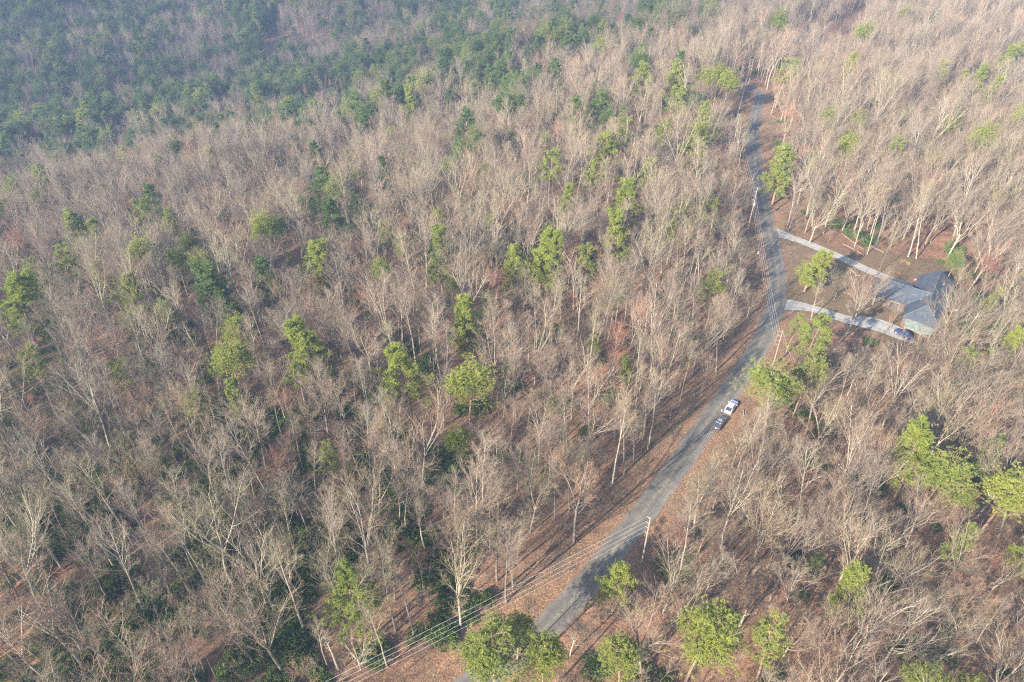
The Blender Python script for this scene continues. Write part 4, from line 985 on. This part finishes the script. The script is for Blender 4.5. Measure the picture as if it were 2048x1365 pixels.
# ------------------------------------------------------------------ vehicles
def paint(name, c, rough=.25, metal=.1):
    k = NT(name); f = k.noise(k.obj(), 1.5, 3); m = k.col(k.ramp(f, [(.3, tuple(q * .93 for q in c)), (.7, c)]), rough, .5); k.b.inputs['Metallic'].default_value = metal
    k.b.inputs['Coat Weight'].default_value = .6; return m
M_TYRE = plain('tyre_rubber', (.03, .03, .03), .9, .2); M_RIM = plain('alloy', (.5, .5, .52), .3, .5, .6); M_CGLASS = plain('car_glass', (.025, .035, .05), .06, .8, 0, .05)
M_TAIL = plain('red_lens', (.55, .03, .02), .2, .6, 0, .05); M_HEAD = plain('clear_lens', (.75, .76, .78), .1, .7, 0, .05); M_PLATE = plain('plate_white', (.75, .75, .72), .5, .4, 0, .03); M_DARKTRIM = plain('black_plastic_trim', (.035, .035, .04), .6, .3)
def rrect(x, hw, z0, z1, r=.12):
    p = []
    for cy, cz, a0 in ((hw - r, z1 - r, 0), (-hw + r, z1 - r, 90), (-hw + r, z0 + r, 180), (hw - r, z0 + r, 270)):
        for k in range(4): t = math.radians(a0 + k * 30); p.append((x, cy + r * math.cos(t), cz + r * math.sin(t)))
    return p
def vehicle(name, x, y, hd, pm, L, W, H, lab, cat, roofmat, rack=False):
    root = empty(name, (x, y, float(height(x, y)) + .12), (0, 0, hd)); tag(root, lab, cat); h = L / 2; w2 = W / 2; belt = H * .60
    A = Acc(); A.loft([rrect(-h, w2 * .86, .42, belt - .10, .1), rrect(-h + .08, w2 * .95, .32, belt, .12), rrect(-h * .6, w2, .26, belt + .02, .14), rrect(0, w2, .26, belt, .14), rrect(h * .40, w2, .26, belt - .02, .14), rrect(h * .62, w2 * .98, .26, belt - .10, .16), rrect(h - .25, w2 * .92, .28, belt - .2, .16), rrect(h - .04, w2 * .78, .34, belt - .32, .14), rrect(h, w2 * .66, .40, belt - .42, .1)])
    body = link('body', A.mesh('body', pm, True), root)
    # greenhouse: rear x, front x at the belt and at the roof
    rb, fb, rt, ft = -h + .15, h * .42, -h + 1.15, h * .10; wt = w2 * .76; zb, zt = belt - .02, H - .06
    B = [(rb, -w2 * .9, zb), (rb, w2 * .9, zb), (fb, w2 * .88, zb), (fb, -w2 * .88, zb)]; T_ = [(rt, -wt, zt), (rt, wt, zt), (ft, wt, zt), (ft, -wt, zt)]
    def face(nm, ids, mat, inset, proud):
        P = np.array([ids[0], ids[1], ids[2], ids[3]], float); c = P.mean(0); n = unit(np.cross(P[1] - P[0], P[3] - P[0])); cc_ = np.array([0, 0, (zb + zt) / 2]); n = n if (c - cc_) @ n > 0 else -n
        P = c + (P - c) * inset + n * proud; Q = P - n * .05; A = Acc(); A.add(P, [[0, 1, 2, 3]]); A.add(np.vstack([P, Q]), [[i, (i + 1) % 4, 4 + (i + 1) % 4, 4 + i] for i in range(4)]); return link(nm, A.mesh(nm, mat), root)
    A = Acc(); A.add(B + T_, [[0, 1, 5, 4], [1, 2, 6, 5], [2, 3, 7, 6], [3, 0, 4, 7], [4, 5, 6, 7]]); link('cabin', A.mesh('cabin', pm), root)
    face('rear_window', [B[0], B[1], T_[1], T_[0]], M_CGLASS, .88, .012); face('windshield', [B[2], B[3], T_[3], T_[2]], M_CGLASS, .9, .012)
    for P in ([B[1], B[2], T_[2], T_[1]], [B[3], B[0], T_[0], T_[3]]): face('side_window', P, M_CGLASS, .86, .012)
    A = Acc(); A.loft([[(rt - .06, -wt, zt), (rt - .06, wt, zt), (ft + .05, wt, zt), (ft + .05, -wt, zt)], [(rt - .02, -wt * .98, zt + .05), (rt - .02, wt * .98, zt + .05), (ft, wt * .98, zt + .05), (ft, -wt * .98, zt + .05)], [(rt + .2, -wt * .8, zt + .08), (rt + .2, wt * .8, zt + .08), (ft - .2, wt * .8, zt + .08), (ft - .2, -wt * .8, zt + .08)]])
    rf = link('roof', A.mesh('roof', roofmat), root)
    if rack:
        for s in (-1, 1): A = Acc(); A.rod((rt + .15, s * wt * .86, zt + .13), (ft - .15, s * wt * .86, zt + .13), .025, .025, 6); link('roof_rail', A.mesh('roof_rail', M_RIM), rf)
        A = Acc(); A.box(((rt + ft) / 2 + .25, 0, zt + .095), (.9, wt * 1.15, .02)); link('sunroof_reflection', A.mesh('sunroof_reflection', plain('tan_reflection_paint', (.30, .25, .19), .15, .6)), rf)  # tan reflection on the car roof, put into the panel's colour
    for sx in (-1, 1):
        for sy in (-1, 1):
            cx, cy = sx * h * .60 - .02, sy * (w2 - .10); A = Acc(); A.rod((cx, cy - .12, .35), (cx, cy + .12, .35), .35, .35, 18); wh = link('wheel', A.mesh('wheel', M_TYRE), root)
            A = Acc(); A.rod((cx, cy + sy * .121, .35), (cx, cy + sy * .135, .35), .22, .2, 14); link('rim', A.mesh('rim', M_RIM), wh)
    for s in (-1, 1):
        A = Acc(); A.box((-h + .02, s * w2 * .74, belt - .20), (.10, .24, .22)); link('taillight', A.mesh('taillight', M_TAIL), root)
        A = Acc(); A.box((h - .16, s * w2 * .68, belt - .40), (.22, .34, .14), -s * .5); link('headlight', A.mesh('headlight', M_HEAD), root)
        A = Acc(); A.box((fb - .25, s * (w2 + .09), belt + .06), (.12, .2, .14)); link('wing_mirror', A.mesh('wing_mirror', pm), root)
    A = Acc(); A.box((-h - .02, 0, .42), (.14, W * .84, .2)); link('bumper', A.mesh('bumper', M_DARKTRIM if rack else pm), root)
    A = Acc(); A.box((h - .02, 0, .40), (.14, W * .62, .2)); link('bumper', A.mesh('bumper', M_DARKTRIM), root)
    A = Acc(); A.box((-h + .0, 0, .78), (.05, .5, .24)); link('number_plate', A.mesh('number_plate', M_PLATE), root)
    return root
P_WHITE = paint('white_car_paint', (.62, .62, .64)); P_BLACK = paint('black_car_paint', (.035, .04, .05)); P_BLUE = paint('dark_blue_car_paint', (.06, .07, .16), .2, .3)
hd = math.atan2(5.1, 3.7)
vehicle('parked_car', 53.7, 124.2, hd, P_WHITE, 5.1, 1.95, 1.62, 'white car parked half on the leafy verge in front of the black one', 'car', P_WHITE)
vehicle('parked_car', 49.6, 118.6, hd, P_BLACK, 4.8, 1.92, 1.72, 'black car with roof rails and a painted tan roof reflection parked behind the white one', 'car', P_BLACK, True)
vehicle('parked_car', 108.4, 153.2, math.atan2(.8, -.59), P_BLUE, 4.9, 1.9, 1.65, 'dark blue car under bare trees at the end of the lower driveway', 'car', P_BLUE)

# ------------------------------------------------------------------ the person between the cars
def person(x, y, rz):
    root = empty('person', (x, y, float(height(x, y)) + .12), (0, 0, rz)); tag(root, 'person in a tan jacket and dark trousers standing behind the white car', 'person')
    M_SKIN = plain('skin', (.50, .33, .25), .6, .3, 0, .05); M_TAN = plain('tan_jacket', (.60, .50, .32), .9, .1); M_JEAN = plain('dark_trousers', (.06, .07, .11), .9, .1); M_HAIR = plain('brown_hair', (.12, .08, .05), .8, .2); M_SHOE = plain('shoes', (.05, .04, .04), .7, .3)
    def skin(nm, verts, edges, radii, mat, levels=2, root_i=0):
        me = bpy.data.meshes.new(nm); me.from_pydata(verts, edges, []); me.materials.append(mat); o = link(nm, me, root); m = o.modifiers.new('skin', 'SKIN')
        for i, r in enumerate(radii): me.skin_vertices[0].data[i].radius = (r, r) if isinstance(r, (int, float)) else r
        me.skin_vertices[0].data[root_i].use_root = True; s = o.modifiers.new('sub', 'SUBSURF'); s.levels = s.render_levels = levels; return o
    V = [(0, 0, .95), (0, 0, 1.15), (0, 0, 1.38), (0, 0, 1.50), (.01, 0, 1.60), (.02, 0, 1.68),
         (0, .09, .90), (.03, .10, .50), (-.02, .11, .08), (.10, .12, .04), (0, -.09, .90), (.0, -.10, .50), (-.03, -.11, .08), (.09, -.12, .04),
         (0, .17, 1.42), (.04, .25, 1.16), (.24, .22, 1.08), (.31, .21, 1.08), (0, -.17, 1.42), (.02, -.26, 1.15), (.22, -.22, 1.02), (.29, -.21, 1.02)]
    E = [(0, 1), (1, 2), (2, 3), (3, 4), (4, 5), (0, 6), (6, 7), (7, 8), (8, 9), (0, 10), (10, 11), (11, 12), (12, 13), (2, 14), (14, 15), (15, 16), (16, 17), (2, 18), (18, 19), (19, 20), (20, 21)]
    Rr = [.13, .12, .14, .055, .085, .09, .085, .06, .042, .035, .085, .06, .042, .035, .06, .045, .034, .028, .06, .045, .034, .028]
    skin('body', V, E, Rr, M_SKIN)
    for s, hz in ((1, 1.08), (-1, 1.02)):          # five bent fingers on each hand
        for k, (dy, ln) in enumerate([(-.03, .07), (-.01, .08), (.01, .075), (.03, .06)]):
            bx, by = (.31 if s > 0 else .29), s * .21 + dy; skin('finger', [(bx, by, hz), (bx + ln * .6, by, hz - .005), (bx + ln, by, hz - .03)], [(0, 1), (1, 2)], [.009, .008, .007], M_SKIN, 1)
        bx = .26 if s > 0 else .24; skin('thumb', [(bx, s * .19, hz), (bx + .03, s * .16, hz + .005), (bx + .06, s * .155, hz - .005)], [(0, 1), (1, 2)], [.010, .009, .008], M_SKIN, 1)
    skin('jacket', [(0, 0, .92), (0, 0, 1.15), (0, 0, 1.38), (0, 0, 1.47), (0, .18, 1.42), (.04, .255, 1.16), (.20, .23, 1.09), (0, -.18, 1.42), (.02, -.265, 1.15), (.18, -.23, 1.04)], [(0, 1), (1, 2), (2, 3), (2, 4), (4, 5), (5, 6), (2, 7), (7, 8), (8, 9)], [.17, .15, .17, .08, .08, .062, .048, .08, .062, .048], M_TAN)
    skin('trousers', [(0, 0, .94), (0, .09, .86), (.03, .10, .50), (-.02, .11, .12), (0, -.09, .86), (0, -.10, .50), (-.03, -.11, .12)], [(0, 1), (1, 2), (2, 3), (0, 4), (4, 5), (5, 6)], [.14, .10, .075, .06, .10, .075, .06], M_JEAN)
    for s, fx in ((1, .0), (-1, -.01)): skin('shoe', [(-.03 + fx, s * .115, .05), (.05 + fx, s * .118, .045), (.14 + fx, s * .122, .035)], [(0, 1), (1, 2)], [.05, .048, .035], M_SHOE, 1)
    skin('hair', [(-.02, 0, 1.66), (.0, 0, 1.73), (.05, 0, 1.74)], [(0, 1), (1, 2)], [.085, .07, .045], M_HAIR)
    A = Acc()
    for s in (-1, 1): A.box((.105, s * .032, 1.66), (.012, .022, .012))
    link('eye', A.mesh('eye', M_WHITE), root); A = Acc(); A.box((.118, 0, 1.635), (.03, .022, .045), 0, 0, .5); link('nose', A.mesh('nose', M_SKIN), root)
    A = Acc(); A.box((.098, 0, 1.595), (.012, .05, .012)); link('mouth', A.mesh('mouth', plain('lips', (.4, .18, .15), .6, .3)), root)
    A = Acc(); A.box((.01, .093, 1.65), (.03, .014, .055)); A.box((.01, -.093, 1.65), (.03, .014, .055)); link('ear', A.mesh('ear', M_SKIN), root)
person(50.75, 122.15, .3)

# ------------------------------------------------------------------ a label for every tree that stands alone
LANDS = [(1005, 1300, 'biggest bottom-edge pine'), (1235, 1158, 'road-leaning pine'), (1404, 1262, 'ball-shaped pine'), (1552, 1272, 'lopsided pine'), (1712, 1180, 'grey-green pine'), (1890, 945, 'slope pine clump'),
 (1575, 770, 'pine above cars'), (1626, 528, 'yard pine'), (1565, 328, 'upper-road pine'), (935, 768, 'large central pine'), (812, 735, 'spiky central pine'), (462, 718, 'flat-topped pine'), (622, 680, 'tall ragged pine'),
 (325, 632, 'dark-edged pine'), (433, 575, 'deep-green pine'), (20, 600, 'pale edge pine'), (618, 520, 'shaggy pine'), (638, 372, 'blue-green pine'), (1080, 500, 'three-pine clump'), (1252, 395, 'tall bright pine'), (1205, 298, 'wide pale pine'),
 (1388, 285, 'roadside layered pine'), (932, 635, 'loose yellow pine'), (1435, 160, 'bend-side pines'), (28, 478, 'rosy edge tree'), (915, 1130, 'tall forked tree'), (1150, 970, 'white-trunked tree'), (1460, 825, 'parked cars'), (1860, 590, 'house roof'),
 (1300, 1060, 'nearest utility pole'), (1505, 420, 'transformer pole'), (1935, 160, 'four-pine row'), (542, 70, 'distant pole pair'), (985, 160, 'far layered pine'), (802, 180, 'far rounded pine'), (40, 330, 'blue corner pine'), (655, 905, 'thin yellow pine'), (84, 1208, 'orange bush-tree'), (1222, 716, 'small red tree'), (1580, 236, 'rosy roadside tree'), (672, 1290, 'broken white snag')]
ORD = 'first second third fourth fifth sixth seventh eighth ninth tenth eleventh twelfth thirteenth fourteenth fifteenth sixteenth seventeenth eighteenth nineteenth twentieth'.split()
ORD += ['twenty-' + a for a in ORD[:9]] + ['thirtieth'] + ['thirty-' + a for a in ORD[:9]] + ['fortieth']
LP = np.array([(a, b) for a, b, _ in LANDS], float); buckets = {}
for T_ in TREES:
    o, (u, v), look, kind, lab = T_
    if lab: tag(o, lab, 'tree'); continue
    d_ = np.hypot(LP[:, 0] - u, LP[:, 1] - v); order = np.argsort(d_); a = int(order[0]); best = None
    for b in order[1:14]:
        va, vb = np.array([u, v]) - LP[a], LP[b] - LP[a]; cs = va @ vb / (np.linalg.norm(va) * np.linalg.norm(vb) + 1e-6)
        if best is None or cs > best[0] + .02: best = (cs, int(b))
    buckets.setdefault((a, best[1], kind), []).append((float(d_[a]), o, look))
for (a, b, kind), lst in buckets.items():
    lst.sort(key=lambda x: x[0])
    for n, (_, o, look) in enumerate(lst):
        tag(o, '%s %s, %s from the %s towards the %s' % (look, kind, ORD[min(n, len(ORD) - 1)], LANDS[a][2], LANDS[b][2]), 'tree')
for T_ in TREES: T_[0]['group'] = 'evergreen pines scattered through the wood' if T_[3] == 'pine' else 'leafless trees of the near wood'

# ------------------------------------------------------------------ an unseen vapour sheet, added to shade the far left of the wood
EDGE = np.array([at(u, v)[:2] for u, v in [(-400, 465), (0, 378), (300, 345), (620, 290), (1050, 212), (1400, 122), (1600, 100), (1740, 66), (1860, -20)]])
CZ = 900.0; off = np.array([to_sun.x, to_sun.y]) / to_sun.z * CZ
nx_, ny_ = 70, 60; X = np.linspace(EDGE[0, 0] - 500, EDGE[-1, 0] + 100, nx_); gxx, gyy = np.meshgrid(X, np.linspace(0, 1, ny_))
ye = np.interp(gxx, EDGE[:, 0], EDGE[:, 1]); GYc = ye + gyy * 900
inside = np.minimum(np.minimum((GYc - ye) / 60, (gxx.max() - gxx) / 120), np.minimum((gxx - gxx.min()) / 150, (ye + 900 - GYc) / 150))
th = 70 * sm(inside) * (.72 + .28 * np.sin(gxx * .021 + 1) * np.cos(GYc * .024) + .12 * np.sin(gxx * .06 + GYc * .05))
cx_, cy_ = gxx + off[0], GYc + off[1]; up_ = np.stack([cx_, cy_, CZ + th * .6], 2).reshape(-1, 3); dn_ = np.stack([cx_, cy_, CZ - th * .4], 2).reshape(-1, 3)
i, j = np.meshgrid(np.arange(ny_ - 1), np.arange(nx_ - 1), indexing='ij'); a = (i * nx_ + j).ravel(); F1 = np.stack([a, a + 1, a + 1 + nx_, a + nx_], 1); F2 = F1[:, ::-1] + nx_ * ny_
rim = [q_ for q_ in range(nx_)] + [nx_ * r_ + nx_ - 1 for r_ in range(1, ny_)] + [nx_ * (ny_ - 1) + q_ for q_ in range(nx_ - 2, -1, -1)] + [nx_ * r_ for r_ in range(ny_ - 2, 0, -1)]
rim = np.array(rim); F3 = np.stack([np.roll(rim, -1), rim, rim + nx_ * ny_, np.roll(rim, -1) + nx_ * ny_], 1)
cm = bpy.data.materials.new('shade_cloud_vapour'); cm.use_nodes = True; ct = cm.node_tree; ct.nodes.clear(); vs_ = ct.nodes.new('ShaderNodeVolumeScatter'); vs_.inputs['Density'].default_value = .0050; vs_.inputs['Color'].default_value = (1, 1, 1, 1)
co_ = ct.nodes.new('ShaderNodeOutputMaterial'); ct.links.new(vs_.outputs[0], co_.inputs['Volume'])
cme = mesh_np('added_shade_cloud', np.vstack([up_ + (0, 0, .05), dn_ - (0, 0, .05)]), [F1, F2, F3], [cm])
tag(link('added_shade_cloud', cme), 'soft vapour sheet added out of view to shade the far woods', 'added_shade_cloud', kind='stuff')

# ------------------------------------------------------------------ air
k = bpy.data.materials.new('haze_air'); k.use_nodes = True; kt = k.node_tree; kt.nodes.clear()
pv = kt.nodes.new('ShaderNodeVolumePrincipled'); pv.inputs['Density'].default_value = .00022; pv.inputs['Color'].default_value = (.46, .64, 1.0, 1); pv.inputs['Anisotropy'].default_value = 0.0
ko = kt.nodes.new('ShaderNodeOutputMaterial'); kt.links.new(pv.outputs[0], ko.inputs['Volume'])
A = Acc(); A.box((20, 700, 15), (3200, 2200, 240)); hz = link('haze', A.mesh('haze', k)); tag(hz, 'thin blue haze hanging over the far woods', 'haze', kind='stuff')
